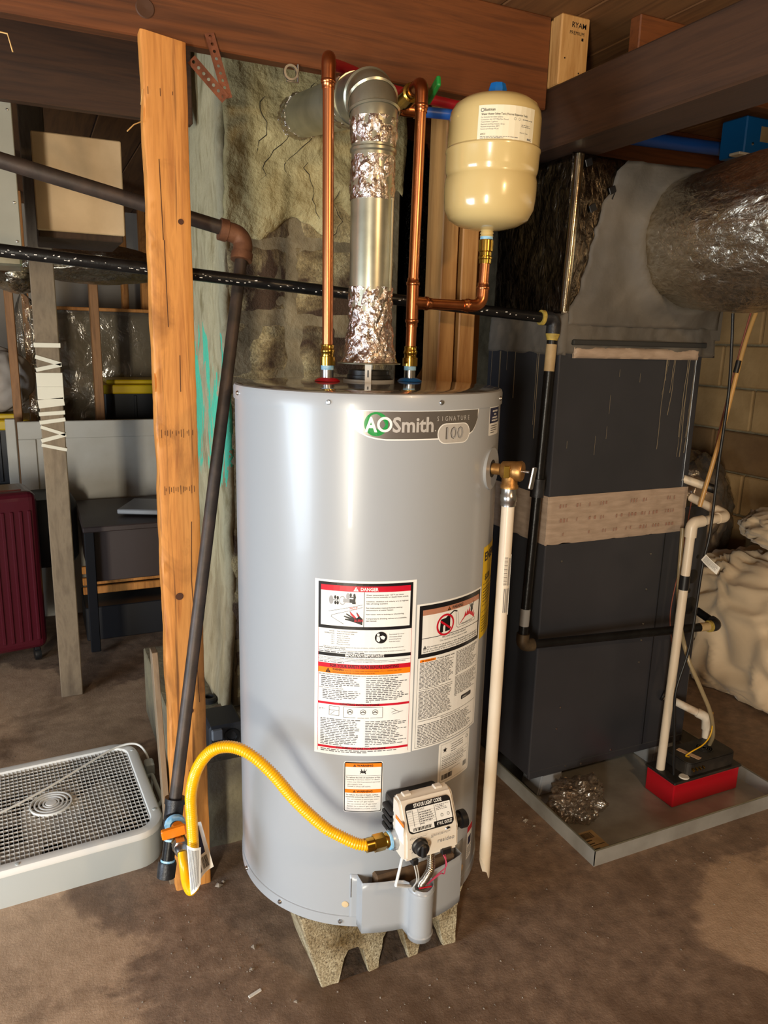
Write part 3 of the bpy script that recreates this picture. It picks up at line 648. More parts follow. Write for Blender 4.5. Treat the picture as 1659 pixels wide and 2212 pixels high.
for seg0, seg1, dens in ((0, .42, 60), (.42, 1.25, 60)):
    for k in range(dens):
        s = seg0 + (seg1 - seg0) * k / dens + R.uniform(0, .006); c = q0 + d1 * s + n_ * .0137; upv = d1.cross(n_); ln_ = R.uniform(.002, .007); y0 = R.uniform(-.005, .004)
        if R.random() < .3: continue
        b = len(VS); VS += [c + upv * y0, c + d1 * ln_ + upv * (y0 + R.uniform(-.002, .002)), c + d1 * ln_ + upv * (y0 + .0016), c + upv * (y0 + .0018)]; FS.append((b, b + 1, b + 2, b + 3))
mobj('mill_print', VS, FS, mat('pipe_print', 'c9c6c0', .5), bl_)

# ------------------------------------------------------------------ water heater
HX, HY, HR = .649, 1.486, .279
cb = thing('cinder_block', 'broken three-core cinder block under the front of the water heater', 'block', (.625, 1.385, 0))
def arch(x0, x1, z):  # opening outline points from left to right
    return [(x0, 0), (x0 + .004, z * .75), (x0 + (x1 - x0) * .25, z * .97), (x0 + (x1 - x0) * .6, z), (x1 - .012, z * .85), (x1, 0)]
prof = [(.483, 0), (.433, .19), (.825, .19), (.832, .15), (.815, .10), (.819, 0)] + arch(.72, .783, .092)[::-1] + arch(.62, .692, .108)[::-1] + arch(.525, .593, .082)[::-1]
bm = bmesh.new(); R_ = []
for y in (1.290, 1.48):
    R_.append([bm.verts.new((x, y, z)) for x, z in prof])
n = len(prof); bm.faces.new(R_[0][::-1]); bm.faces.new(R_[1])
for i in range(n): bm.faces.new((R_[0][i], R_[0][(i + 1) % n], R_[1][(i + 1) % n], R_[1][i]))
bmesh.ops.bevel(bm, geom=bm.edges[:], offset=.003, segments=1, affect='EDGES')
bmesh.ops.triangulate(bm, faces=bm.faces[:]); bmesh.ops.subdivide_edges(bm, edges=bm.edges[:], cuts=2, use_grid_fill=True)
for v in bm.verts: v.co += V((NZ.noise(v.co * 30), NZ.noise(v.co * 30 + V((9, 0, 0))), 0)) * .004
bmobj('block_shell', bm, M['cmu'], cb)
for x0, x1, h in ((.525, .593, .07), (.62, .692, .09), (.72, .783, .075)):
    rough_slab('packed_dirt', (x0 - .002, 1.296, .0), (x1 - x0 + .004, 0, 0), (0, .11, h), 8, 8, .0, .012, 30, M['grit'], cb, x0 * 50, False)
tag(box('cinder_block', .50, .88, 1.53, 1.71, 0, .19, M['cmu'], bev=.006), 'cinder block under the back of the water heater', 'block')

wh = thing('water_heater', 'tall light grey gas water heater standing on cinder blocks', 'water heater', (HX, HY, .19))
lathe('jacket', [(HR - .012, .205), (HR, .21), (HR, 1.266), (HR - .01, 1.268)], (HX, HY, 0), M['jacket'], wh, seg=128)
lathe('top_cap', [(HR + .0005, 1.262), (HR + .0028, 1.262), (HR + .0028, 1.284), (HR + .001, 1.2895), (HR - .004, 1.2915), (HR * .8, 1.2945), (HR * .5, 1.297), (.0001, 1.298)], (HX, HY, 0), [M['jacket']], wh, seg=128)
cap = wh.children[-1]; cap.data.materials.append(M['captop'])
for p in cap.data.polygons:
    if p.center.z > 1.2908: p.material_index = 1
lathe('base_ring', [(HR - .03, .192), (HR + .002, .192), (HR + .002, .2145), (HR, .2155)], (HX, HY, 0), M['jacket'], wh, seg=128)
lathe('base_gasket', [(HR - .05, .190), (HR - .004, .190), (HR - .004, .1925)], (HX, HY, 0), M['blk'], wh, seg=96)
def hpos(a, z, r=HR): a = rad(a); return V((HX + r * sin(a), HY - r * cos(a), z))
def hdir(a): a = rad(a); return V((sin(a), -cos(a), 0))
for a, z in ((-89, 1.275), (-38, 1.274), (4.5, 1.276), (46.5, 1.275), (-60, .205), (-31, .2035), (29.5, .2045), (-88, .2045)):
    lathe('screw', [(0, .004), (.0035, .0035), (.0048, .0012), (.005, -.001)], hpos(a, z, HR + .0028), M['zinc'], wh, axis=hdir(a), seg=10)

# nameplate
W_, H_ = .277, .054; a0 = -.153 / HR
np_ = Print(W_, H_, on_cyl(HX, HY, HR, a0, 1.2625), inks('wslnkm'))
out = [(.0, .06), (.006, .30), (.035, .55), (.08, .75), (.14, .9), (.2, .97), (.26, 1.0)]; out2 = [(.80, 1.0), (.88, .95), (.94, .8), (.975, .55), (.995, .25), (1.0, .0)]
def plate(pr, g, c, layer):  # filled column strips between top edge and lower curve
    cur = out + out2
    def low(x):
        for (x0, y0), (x1, y1) in zip(cur, cur[1:]):
            if x0 <= x <= x1: return y0 + (y1 - y0) * (x - x0) / max(1e-6, x1 - x0)
        return 1
    n = 60; P, F = [], []
    for i in range(n + 1):
        x = g + (1 - 2 * g) * i / n; y1 = max(low(x) - g * 3.4, .02 + g * 3.4); P += [(x * pr.w, -y1 * pr.h), (x * pr.w, -g * 3 * pr.h)]
    for i in range(n): F.append((2 * i, 2 * i + 2, 2 * i + 3, 2 * i + 1))
    pr.put(P, F, c, layer)
plate(np_, 0, 'w', 0); plate(np_, .014, 's', 1)
np_.disc(.192, .46, .0215, 'n', 2, 40); np_.text(.118, .71, .0255, 'A', 'w', bold=.03, wid=.082, layer=3); np_.ring(.247, .47, .0092, .0138, 'w', 3); np_.text(.298, .715, .026, 'Smith', 'l', bold=.025, wid=.285, layer=3); np_.disc(.598, .69, .0012, 'l', 3)
for i, ch_ in enumerate('SIGNATURE'): np_.text(.615 + i * .0335, .37, .0085, ch_, 'l', 'c', 3, sx=.8)
np_.rrect(.615, .46, .90, 1.16, .018, 'w', 2); np_.rrect(.622, .49, .893, 1.13, .017, 'l', 3)
np_.text(.757, .99, .0215, '100', 's', 'c', 4, bold=.012, wid=.155); np_.text(.760, .985, .0205, '100', 'm', 'c', 5, wid=.145)
np_.build('nameplate', wh)

# danger and lighting instructions label
W_, H_ = .1955, .3605
L1 = Print(W_, H_, on_cyl(HX, HY, HR, rad(-43), .9445), inks('wkrogm'))
L1.rect(0, 0, 1, 1, 'w', 0); L1.rect(.036, .012, .964, .268, 'k', 1); L1.rect(.062, .058, .938, .250, 'w', 2); L1.rect(.062, .027, .938, .058, 'r', 2)
L1.tri(.405, .0435, .0048, 'w', 'r', 3); L1.text(.45, .0515, .0062, 'DANGER', 'w', bold=.03, layer=3, wid=.17)
L1.rect(.482, .058, .487, .250, 'k', 3)
for i, (y, t_) in enumerate(((.077, 'Water temperature over 125\u00b0F can cause'), (.089, 'severe burns instantly or death from scalds.'), (.1125, 'Children, disabled and elderly are at highest'), (.1245, 'risk of being scalded.'), (.148, 'See instruction manual before setting'), (.160, 'temperature at water heater.'), (.1835, 'Feel water before bathing or showering.'), (.207, 'Temperature limiting valves are available,'), (.219, 'see manual.'))):
    L1.text(.503, y, .0024, t_, 'k', bold=.012, layer=3, wid=min(.415, .0096 * len(t_)))
# tap pictogram and burnt hand
L1.disc(.165, .108, .0042, 'm', 3, ry=.0085); L1.ring(.275, .108, .007, .0088, 'm', 3, sx=.7); L1.disc(.328, .083, .0036, 'm', 3, ry=.0062)
for x, y in ((.205, .092), (.207, .122), (.23, .095), (.23, .122), (.355, .076), (.39, .078), (.39, .1)): L1.disc(x, y, .0022, 'k', 3, 8, ry=.0038)
L1.line(.185, .108, .235, .108, .0012, 'k', 3); L1.line(.335, .088, .39, .088, .0022, 'k', 3); L1.disc(.395, .088, .0022, 'k', 3, 4, ry=.006)
L1.rect(.282, .097, .352, .118, 'm', 3); L1.poly([(.345, .097), (.385, .099), (.402, .112), (.404, .125), (.372, .125), (.366, .118), (.345, .117)], 'k', 4)
for a in ((.14, .172, .47, .128), (.175, .19, .47, .142), (.175, .19, .165, .2), (.165, .2, .29, .238)): L1.line(*a, .0007, 'k', 3)
L1.text(.348, .156, .0055, 'HOT', 'r', layer=4, wid=.075)
L1.poly([(.47, .24), (.37, .222), (.30, .213), (.305, .207), (.345, .209), (.29, .196), (.295, .19), (.36, .2), (.31, .182), (.318, .177), (.385, .198), (.345, .168), (.352, .165), (.41, .203), (.428, .197), (.41, .172), (.418, .17), (.45, .195), (.472, .205)], 'k', 3)
L1.poly([(.35, .166), (.385, .185), (.41, .2), (.395, .204), (.355, .182)], 'r', 4); L1.poly([(.412, .171), (.44, .188), (.432, .195)], 'r', 4); L1.text(.395, .222, .0052, 'BURN', 'r', bold=.02, layer=5, wid=.08)
for i, (a_, b_) in enumerate((('WATER', 'TIME TO PRODUCE SERIOUS'), ('TEMPERATURE', 'BURNS ON ADULT SKIN'), ('160\u00b0F', 'About 1/2 second'), ('150\u00b0F', 'About 1-1/2 seconds'), ('140\u00b0F', 'Less than 5 seconds'), ('130\u00b0F', 'About 30 seconds'), ('120\u00b0F', 'More than 5 minutes'))):
    y = .284 + i * .0118; L1.text(.20, y, .0021, a_, 'k', 'r', 2); L1.text(.225, y, .0021, b_, 'k', 'l', 2)
L1.disc(.655, .31, .0118, 'k', 2, 32); L1.disc(.628, .293, .0027, 'w', 3); L1.poly([(.612, .302), (.64, .302), (.648, .325), (.635, .335), (.612, .325)], 'w', 3); L1.poly([(.645, .303), (.672, .298), (.698, .307), (.685, .322), (.66, .318)], 'w', 3)
for i, t_ in enumerate(('See manual for more', 'information about', 'preventing burns', 'from hot water.')): L1.text(.735, .297 + i * .0135, .0024, t_, 'k', 'l', 2)
L1.text(.09, .371, .002, 'The time to produce serious burns on the skin of infants, children, and the elderly can be even shorter.', 'k', 'l', 2, wid=.8); L1.text(.045, .3805, .0026, 'Install Thermostatic Mixing Valves', 'k', 'l', 2, bold=.01)
L1.text(.045, .3905, .0019, 'Even if you set the water heater thermostat to a low setting, higher temperatures may occur in certain circumstances.', 'k', 'l', 2, wid=.86); L1.greek(.045, .84, .394, .404, 1, 'g', .5, 5)
L1.rect(.036, .405, .964, .423, 'k', 1); L1.text(.5, .4195, .0047, 'IMPORTANT/IMPORTANTE', 'w', 'c', 2, bold=.03, wid=.38)
L1.text(.05, .4335, .0019, 'Read the manual for complete instructions and safety information.', 'k', 'l', 2, wid=.55); L1.rect(.036, .439, .964, .4405, 'k', 1)
L1.text(.05, .4495, .0019, 'Lea el manual para instrucciones completas e informaci\u00f3n de seguridad. Manuales gratuitos, etiquetas, e informaci\u00f3n', 'k', 'l', 2, wid=.86); L1.greek(.05, .5, .453, .462, 1, 'g', .45, 9)
L1.rect(.036, .464, .964, .489, 'r', 1); L1.text(.5, .4845, .0062, 'FOR YOUR SAFETY READ BEFORE LIGHTING', 'k', 'c', 2, bold=.015, wid=.68)
L1.rect(.036, .489, .964, .521, 'o', 1); L1.tri(.14, .506, .0052, 'k', 'o', 2); L1.text(.185, .503, .0045, 'WARNING:', 'k', 'l', 2, bold=.02, wid=.115); L1.text(.31, .5025, .0022, 'If you do not follow these instructions exactly, a fire or explosion may result', 'k', 'l', 2, wid=.56); L1.text(.185, .515, .0022, 'causing property damage, personal injury or loss of life.', 'k', 'l', 2, wid=.42)
L1.text(.045, .532, .0021, 'BEFORE LIGHTING: ENTIRE SYSTEM MUST BE FILLED WITH WATER AND AIR PURGED FROM ALL LINES', 'k', 'l', 2, bold=.01, wid=.83)
L1.greek(.07, .47, .538, .602, 6, 'g', .42, 11); L1.text(.045, .6105, .0021, 'WHAT TO DO IF YOU SMELL GAS', 'k', 'l', 2, wid=.25); L1.greek(.085, .47, .616, .676, 6, 'g', .42, 12); L1.greek(.52, .95, .538, .684, 14, 'g', .42, 13)
L1.rect(.036, .690, .964, .703, 'r', 1); L1.text(.46, .7015, .0044, 'LIGHTING INSTRUCTIONS', 'k', 'c', 2, bold=.015, wid=.39)
for a in ((.155, .712, .255, .712), (.155, .712, .155, .765), (.255, .712, .255, .765), (.155, .765, .255, .765), (.155, .735, .255, .735), (.17, .76, .21, .74), (.30, .71, .69, .71), (.30, .71, .30, .772), (.69, .71, .69, .772), (.30, .772, .42, .772), (.57, .772, .69, .772), (.78, .72, .86, .745), (.86, .745, .90, .742), (.78, .745, .83, .735), (.79, .755, .86, .748)): L1.line(*a, .0006, 'k', 2)
for x in (.365, .495, .615): L1.ring(x, .738, .0048, .0056, 'k', 2, 20); L1.line(x - .02, .742, x, .734, .0016, 'k', 3); L1.line(x, .734, x + .018, .742, .0016, 'k', 3); L1.greek(x - .04, x + .04, .756, .764, 1, 'g', .5, int(x * 99))
L1.greek(.05, .13, .728, .742, 2, 'g', .4, 14); L1.text(.497, .776, .0019, 'CONTROL VALVE', 'k', 'c', 2)
L1.greek(.065, .47, .784, .945, 16, 'g', .42, 15); L1.greek(.52, .95, .79, .945, 16, 'g', .42, 16)
L1.rect(.036, .949, .964, .962, 'r', 1); L1.text(.48, .9608, .0044, 'TO TURN OFF GAS TO APPLIANCE', 'k', 'c', 2, bold=.015, wid=.5); L1.greek(.07, .92, .966, .985, 2, 'g', .45, 17)
for x in (.036, .962): L1.rect(x, .268, x + .003, .985, 'r', 1)
L1.build('danger_label', wh)

# fire warning label
W_, H_ = .188, .308
L2 = Print(W_, H_, on_cyl(HX, HY, HR, rad(-2.3), .8935), inks('wkrogm'))
L2.rect(0, 0, 1, 1, 'w', 0); L2.rect(.03, .012, .97, .362, 'k', 1); L2.rect(.068, .042, .935, .335, 'w', 2); L2.rect(.068, .042, .935, .078, 'o', 2)
L2.tri(.40, .062, .0045, 'k', 'o', 3); L2.text(.44, .0715, .0068, 'WARNING', 'k', 'l', 3, bold=.025, wid=.17)
L2.poly([(.29, .125), (.36, .12), (.37, .112), (.42, .105), (.42, .21), (.28, .215)], 'k', 3); L2.ring(.355, .165, .0185, .0225, 'r', 5); L2.line(.285, .135, .43, .198, .0042, 'r', 5)
L2.line(.41, .105, .47, .085, .0028, 'k', 4); L2.line(.47, .085, .52, .095, .0028, 'k', 4)
for a in ((.53, .1, .545, .17), (.545, .17, .56, .195), (.50, .1, .52, .2), (.52, .2, .545, .212), (.56, .195, .85, .185), (.545, .212, .85, .205), (.85, .185, .85, .205)): L2.line(*a, .0007, 'k', 3)
L2.poly([(.57, .188), (.60, .17), (.64, .15), (.66, .115), (.675, .14), (.70, .105), (.715, .13), (.735, .095), (.75, .135), (.785, .12), (.80, .15), (.83, .13), (.82, .165), (.845, .155), (.835, .182)], 'r', 3)
L2.disc(.775, .092, .0035, 'k', 4); L2.poly([(.755, .10), (.795, .10), (.80, .125), (.775, .14), (.755, .125)], 'k', 4); L2.line(.75, .1, .735, .075, .002, 'k', 4); L2.line(.80, .1, .82, .07, .002, 'k', 4)
L2.text(.60, .2, .0036, 'Flammable Vapors', 'k', 'l', 3, wid=.2)
L2.rect(.068, .230, .935, .234, 'k', 3); L2.text(.5, .252, .0034, 'FIRE AND EXPLOSION HAZARD', 'k', 'c', 3, bold=.01, wid=.36); L2.text(.5, .272, .0034, 'Can result in serious injury or death.', 'k', 'c', 3, wid=.42)
L2.tri(.105, .292, .004, 'k', 'w', 3); L2.text(.135, .297, .0033, 'Do not store or use gasoline or other flammable liquids in the vicinity of', 'k', 'l', 3, bold=.01, wid=.78); L2.text(.085, .312, .0033, 'this or any other appliance. Storage of or use of gasoline or other flammable', 'k', 'l', 3, bold=.01, wid=.83); L2.text(.085, .327, .0033, 'liquids in the vicinity of this or any other appliance can result in injury or death.', 'k', 'l', 3, bold=.01, wid=.83)
L2.rect(.055, .375, .25, .392, 'o', 1); L2.tri(.09, .384, .0022, 'k', 'o', 2); L2.text(.115, .3895, .0032, 'WARNING', 'k', 'l', 2, wid=.115); L2.text(.27, .389, .0032, 'Protect against leaks', 'k', 'l', 2, bold=.01, wid=.24)
L2.greek(.055, .50, .396, .575, 19, 'g', .45, 21); L2.greek(.54, .96, .378, .545, 18, 'g', .45, 22); L2.rect(.055, .58, .50, .5825, 'k', 1); L2.rect(.54, .555, .96, .5575, 'k', 1)
L2.greek(.055, .50, .59, .79, 22, 'g', .45, 23); L2.greek(.54, .96, .562, .70, 15, 'g', .45, 24); L2.rrect(.66, .715, .86, .745, .003, 'k', 1); L2.text(.68, .737, .0036, 'ameri', 'w', 'l', 2, wid=.08)
L2.rect(.055, .80, .96, .8025, 'k', 1); L2.text(.5, .817, .0028, 'State and national approvals', 'k', 'c', 2, wid=.3); L2.greek(.055, .9, .825, .98, 14, 'g', .45, 25, last=.5)
for x in (.03, .967): L2.rect(x, .362, x + .003, .988, 'k', 1)
L2.rect(.03, .985, .97, .988, 'k', 1)
L2.build('fire_warning_label', wh)

# small double warning label
W_, H_ = .0755, .110
L3 = Print(W_, H_, on_cyl(HX, HY, HR, rad(-30.2), .5705), inks('wkog'))
L3.rrect(-.015, -.012, 1.015, 1.012, .005, 'w', 0); L3.rrect(0, 0, 1, 1, .0045, 'k', 1); L3.rrect(.025, .02, .975, .985, .0035, 'w', 2)
for y in (.02, .54): L3.rect(.025, y, .975, y + .075, 'o', 3); L3.tri(.27, y + .042, .0028, 'k', 'o', 4); L3.text(.33, y + .06, .0042, 'WARNING', 'k', 'l', 4, bold=.025, wid=.42)
L3.poly([(.40, .24), (.43, .20), (.40, .17), (.445, .18), (.43, .115), (.475, .17), (.49, .18), (.50, .18), (.52, .115), (.535, .18), (.60, .13), (.55, .2), (.575, .21), (.555, .235), (.53, .21), (.51, .225), (.495, .2), (.47, .225), (.455, .205)], 'k', 3); L3.rect(.04, .265, .96, .27, 'g', 3)
for y, t_, b_ in ((.315, 'To reduce the risk of explosion or fire', .012), (.355, 'resulting in serious injury or death:', 0), (.405, '  Use a new CSA International approved', 0), (.45, '  gas supply line.', 0), (.495, '  Install a shut-off valve.', 0), (.665, 'To reduce the risk of death, carbon', .012), (.705, 'monoxide poisoning, explosion, or fire:', .012), (.755, '  Do not connect a natural gas water', 0), (.80, '  heater to an L.P. gas supply.', 0), (.85, '  Do not connect an L.P. gas water', 0), (.895, '  heater to a natural gas supply.', 0), (.945, '  Do not install in a mobile home.', 0)):
    ind = .045 if t_[0] == ' ' else 0; t_ = t_.strip(); L3.text(.045 + ind, y, .0027, t_, 'k' if b_ else 'g', 'l', 3, bold=b_, wid=min(.9 - ind, .0245 * len(t_)))
L3.build('gas_warning_label', wh)

# rating plate, energy label, small blue label, strip low on the right
W_, H_ = .102, .095
L4 = Print(W_, H_, on_cyl(HX, HY, HR, rad(11), .583), inks('wkg')); L4.rrect(0, 0, 1, 1, .004, 'w', 0)
for a in ((.06, .05, .94, .05), (.06, .95, .94, .95), (.06, .05, .06, .95), (.94, .05, .94, .95), (.08, .34, .92, .34), (.08, .44, .92, .44), (.08, .54, .7, .54), (.08, .64, .7, .64)): L4.line(*a, .0005, 'g', 1)
st = []
for k in range(10): a = pi / 2 + k * pi / 5; r = .007 if k % 2 == 0 else .0028; st.append((.17 + r * cos(a) / W_, .19 - r * sin(a) / H_))
L4.poly(st, 'k', 1); L4.greek(.35, .85, .1, .32, 4, 'g', .3, 31); L4.greek(.1, .88, .36, .66, 7, 'g', .28, 32); L4.barcode(.1, .78, .42, .9, 22, 'k', 5); L4.barcode(.78, .72, .9, .84, 8, 'k', 6); L4.greek(.3, .7, .7, .76, 2, 'g', .3, 33); L4.ring(.88, .14, .003, .004, 'k', 1, 14)
L4.build('rating_label', wh)
W_, H_ = .135, .20
L5 = Print(W_, H_, on_cyl(HX, HY, HR, rad(36.8), .975), inks('yk')); L5.rect(0, 0, 1, 1, 'y', 0); L5.text(.06, .155, .018, 'ENERGY', 'k', 'l', 1, bold=.03, wid=.85); L5.text(.12, .37, .013, '$330', 'k', 'l', 1, bold=.02); L5.rect(.05, .41, .95, .415, 'k', 1); L5.rect(.05, .64, .95, .645, 'k', 1); L5.rect(.05, .71, .95, .715, 'k', 1); L5.greek(.06, .9, .45, .62, 5, 'k', .25, 41); L5.greek(.06, .9, .76, .95, 6, 'k', .25, 42)
L5.build('energy_label', wh)
W_, H_ = .065, .057
L6 = Print(W_, H_, on_cyl(HX, HY, HR, rad(34.4), 1.262), inks('wbg')); L6.rrect(0, 0, 1, 1, .003, 'w', 0); L6.rect(.05, .05, .95, .58, 'b', 1)
for y, wd in ((.16, .5), (.27, .22), (.38, .5), (.48, .6)): L6.greek(.5 - wd / 2, .5 + wd / 2, y - .04, y + .06, 1, 'w', .6, int(y * 100), last=1)
L6.greek(.15, .85, .64, .95, 4, 'g', .4, 45); L6.build('do_not_tamper_label', wh)
W_, H_ = .03, .085
L7 = Print(W_, H_, on_cyl(HX, HY, HR, rad(36), .330), inks('wrbg')); L7.rect(0, 0, 1, 1, 'w', 0); L7.rect(0, .02, 1, .2, 'r', 1); L7.rect(.2, .35, .8, .6, 'b', 1); L7.greek(.1, .9, .65, .95, 5, 'g', .4, 46); L7.build('lower_strip_label', wh)

# burner access cover: formed sheet standing off the jacket with a vertical tube in the middle
VS, FS = [], []; cols = []
def cov(a): # radius offset profile over angle (deg)
    if a < -24.2: return .0015
    if a < -22: return .0015 + .026 * (a + 24.2) / 2.2
    if a > 24.5: return .0015
    if a > 22.5: return .0015 + .026 * (24.5 - a) / 2.0
    return .0275
A = [-27.2, -26, -24.2, -23.4, -22.6, -22, -18, -14, -10, -7.5, -6] ; XS = [(a, HR + cov(a)) for a in A]
pts = [hpos(a, 0, r) for a, r in XS]
tc_ = V((HX, HY - HR - .042, 0)); tr = .026  # half tube bulge
p_l = hpos(-6, 0, HR + .0275)
for k in range(13):
    th = rad(200 - 220 * k / 12) ; pts.append(tc_ + V((cos(th) * tr, -sin(th) * tr if True else 0, 0)))
pts += [hpos(a, 0, HR + cov(a)) for a in (6, 8, 10, 14, 18, 21, 22.5, 23.4, 24.5, 26, 31)]
def ztop(i, n):
    a = math.degrees(math.atan2(pts[i].x - HX, -(pts[i].y - HY))); return .316 - .010 * max(0, 1 - abs(a) / 9) if a < 15 else .316
zb = lambda i: .1975 - (.012 if abs(pts[i].x - HX) < .03 else 0)
n = len(pts)
for i, p in enumerate(pts):
    zt = ztop(i, n); z0 = zb(i)
    for k in range(7): VS.append(V((p.x, p.y, z0 + (zt - z0) * k / 6)))
for i in range(n - 1):
    for k in range(6): a = i * 7 + k; FS.append((a, a + 7, a + 8, a + 1))
ac = mobj('burner_cover', VS, FS, M['jacket'], wh, True, ang=60); so = ac.modifiers.new('s', 'SOLIDIFY'); so.thickness = .0016; so.offset = -1
for zc in (.19, .292): lathe('tube_bead', [(tr - .001, -.003), (tr + .0018, 0), (tr - .001, .003)], tc_ + V((0, 0, zc + .006)), M['jacket'], ac, seg=40)
box('burner_opening', HX - .085, HX + .10, HY - HR - .006, HY - HR + .03, .215, .322, mat('burner_recess', '3a2c20', .8, 0, '6d5236', 12), wh, .004)
for a, z in ((-29, .243), (31.5, .24)): lathe('sight_plug', [(0, .0015), (.0065, .001), (.0075, 0)], hpos(a, z, HR + .0005), mat('ivory_plug', 'c9b28c', .6), wh, axis=hdir(a), seg=16)
box('panel_seam', HX - .1262, HX - .1252, HY - HR * cos(rad(26.3)) - .0016, HY - HR * cos(rad(26.3)) + .002, .262, .306, M['blk'], wh, 0)
# gas control valve
VX, VY = .640, HY - HR
gy0 = VY + .004
box('valve_back', .582, .692, VY - .045, gy0, .43, .508, M['blk'], wh, .006, 2)
for z in (.445, .459, .473, .487): box('valve_fin', .570, .584, VY - .05, VY - .01, z, z + .009, M['blk'], wh, .002)
# front case: profile in (y,z) extruded along x
fy = VY - .105
case = prism('valve_case', [(VY - .042, .416), (fy + .012, .416), (fy, .424), (fy + .003, .470), (fy + .033, .526), (fy + .041, .531), (VY - .042, .531)], 0, .577, .693, M['valve_case'], wh, .005, True)
for x in (.592, .660): box('case_tab', x, x + .018, fy + .045, fy + .06, .529, .534, M['valve_case'], case, .002)
s_ = V((0, .030, .056)).normalized()  # sloped label plane
L8 = Print(.098, .054, on_plane(V((.586, fy + .003 + .0283, .5228)) + V((0, -.0008, .0004)), (1, 0, 0), s_), inks('wkgl'))
L8.rrect(0, 0, 1, 1, .009, 'k', 0); L8.poly([(.02, .2), (.98, .2), (.98, .78), (.56, .78), (.56, .96), (.1, .96), (.03, .88)], 'w', 1); L8.text(.5, .15, .0062, 'STATUS LIGHT CODE', 'w', 'c', 1, bold=.03, wid=.62); L8.text(.62, .93, .0058, '4" W.C. OUTLET', 'w', 'l', 1, bold=.02, wid=.34)
for x in (.14, .26, .62): L8.rect(x, .22, x + .008, .78, 'k', 2)
for k in range(6): L8.rect(.03, .33 + k * .075, .62, .335 + k * .075, 'g', 2)
L8.text(.03, .29, .0035, 'FLASHES', 'k', 'l', 2, wid=.1); L8.text(.28, .29, .0035, 'STATUS', 'k', 'l', 2, wid=.12); L8.greek(.28, .6, .33, .78, 6, 'g', .4, 51); L8.greek(.65, .95, .24, .5, 5, 'g', .4, 52); L8.ring(.76, .62, .0022, .003, 'k', 2, 12); L8.ring(.9, .62, .0022, .003, 'k', 2, 12); L8.barcode(.1, .82, .5, .93, 18)
L8.build('status_label', case)
dial = lathe('control_dial', [(.0165, 0), (.0165, .004), (.014, .006), (.0135, .016), (.0115, .018), (0, .018)], (.607, fy + .002, .450), M['blk'], wh, axis=(0, -1, 0), seg=28)
box('dial_grip', .601, .613, fy - .021, fy - .015, .437, .463, M['blk'], dial, .003)
L9 = Print(.11, .05, on_plane((.580, fy + .0008, .472), (1, 0, 0), (0, 0, 1)), inks('gkm'))
for k in range(9):
    a = rad(-40 + k * 32); L9.line(.255 + .0195 * cos(a) / .11, .45 - .0195 * sin(a) / .06, .255 + .022 * cos(a) / .11, .45 - .022 * sin(a) / .06, .0007, 'k', 1)
L9.greek(.05, .4, .02, .1, 2, 'g', .4, 53, last=.36); L9.greek(.46, .85, .1, .24, 3, 'g', .35, 54); L9.text(.6, .52, .0085, 'resideo', 'm', 'l', 1, wid=.33); L9.build('case_print', case)
lathe('status_light', [(.0045, 0), (.0055, .002), (.0065, 0)], (.670, fy + .005, .466), M['zinc'], wh, axis=(0, -1, 0), seg=16); lathe('light_well', [(0, .0005), (.0045, .0005)], (.670, fy + .0045, .466), M['blk'], wh, axis=(0, -1, 0), seg=16)
box('plug', .593, .605, fy - .002, fy + .02, .411, .423, M['blk'], wh, .001); box('plug', .655, .675, fy - .004, fy + .02, .418, .430, M['blk'], wh, .001)
tube('side_port', [(.692, VY - .06, .448), (.706, VY - .06, .448), (.708, VY - .06, .448), (.718, VY - .06, .448), (.720, VY - .06, .448), (.732, VY - .06, .448)], [.022, .020, .0135, .0135, .018, .018], M['blk'], wh, 20)
tube('inlet_port', [(.566, VY - .06, .444), (.579, VY - .06, .444)], .020, M['zinc'], wh, 8); tube('thread_seal', [(.562, VY - .06, .444), (.567, VY - .06, .444)], .0175, M['seal'], wh)
box('side_sticker', .5762, .577, VY - .095, VY - .06, .455, .49, P_['w'], wh, 0); box('side_sticker_band', .576, .5766, VY - .095, VY - .06, .49, .497, P_['o'], wh, 0)
# flexible manifold tube, wires and igniter bracket
mp = spline([(.642, fy + .02, .418), (.640, fy + .012, .385), (.638, 1.128, .352), (.641, 1.148, .325), (.647, 1.163, .300), (.649, 1.166, .255), (.649, 1.166, .23)], 60); acc = 0; rr = []
for i, p in enumerate(mp):
    acc += (p - mp[i - 1]).length if i else 0; rr.append(.0072 + .0011 * sin(2 * pi * acc / .0042))
tube('manifold_tube', mp, rr, M['steel_flex'], wh, 14, ang=180)
wires = [spline([(.600, fy + .01, .411), (.608, fy + .008, .37), (.610, 1.13, .335), (.632, 1.16, .295)], 10), spline([(.605, fy + .01, .411), (.613, fy + .01, .37), (.616, 1.135, .335), (.636, 1.163, .29)], 10)]
tubes('igniter_wire', [(w_, .0014) for w_ in wires], mat('clear_wire', 'b9b9b4', .3), wh, 8); tubes('sensor_wire', [(spline([(.664, fy + .005, .418), (.672, fy + .01, .395), (.676, fy + .02, .355), (.680, 1.145, .335), (.662, 1.165, .30)], 10), .0012), (spline([(.660, fy + .005, .418), (.668, fy + .0, .39), (.668, 1.135, .345), (.660, 1.162, .305)], 10), .0011)], mat('pink_wire', 'c2455f', .4), wh, 8)
tubes('wire_bracket', [([(.588, fy + .03, .418), (.574, fy + .03, .352)], .003), ([(.574, fy + .03, .352), (.618, 1.155, .318)], .0035)], mat('white_bracket', 'd8dadc', .35), wh, 6); tubes('wire_clip', [([(.632, 1.143, .318), (.660, 1.143, .314)], .0015)], P_['r'], wh, 6)
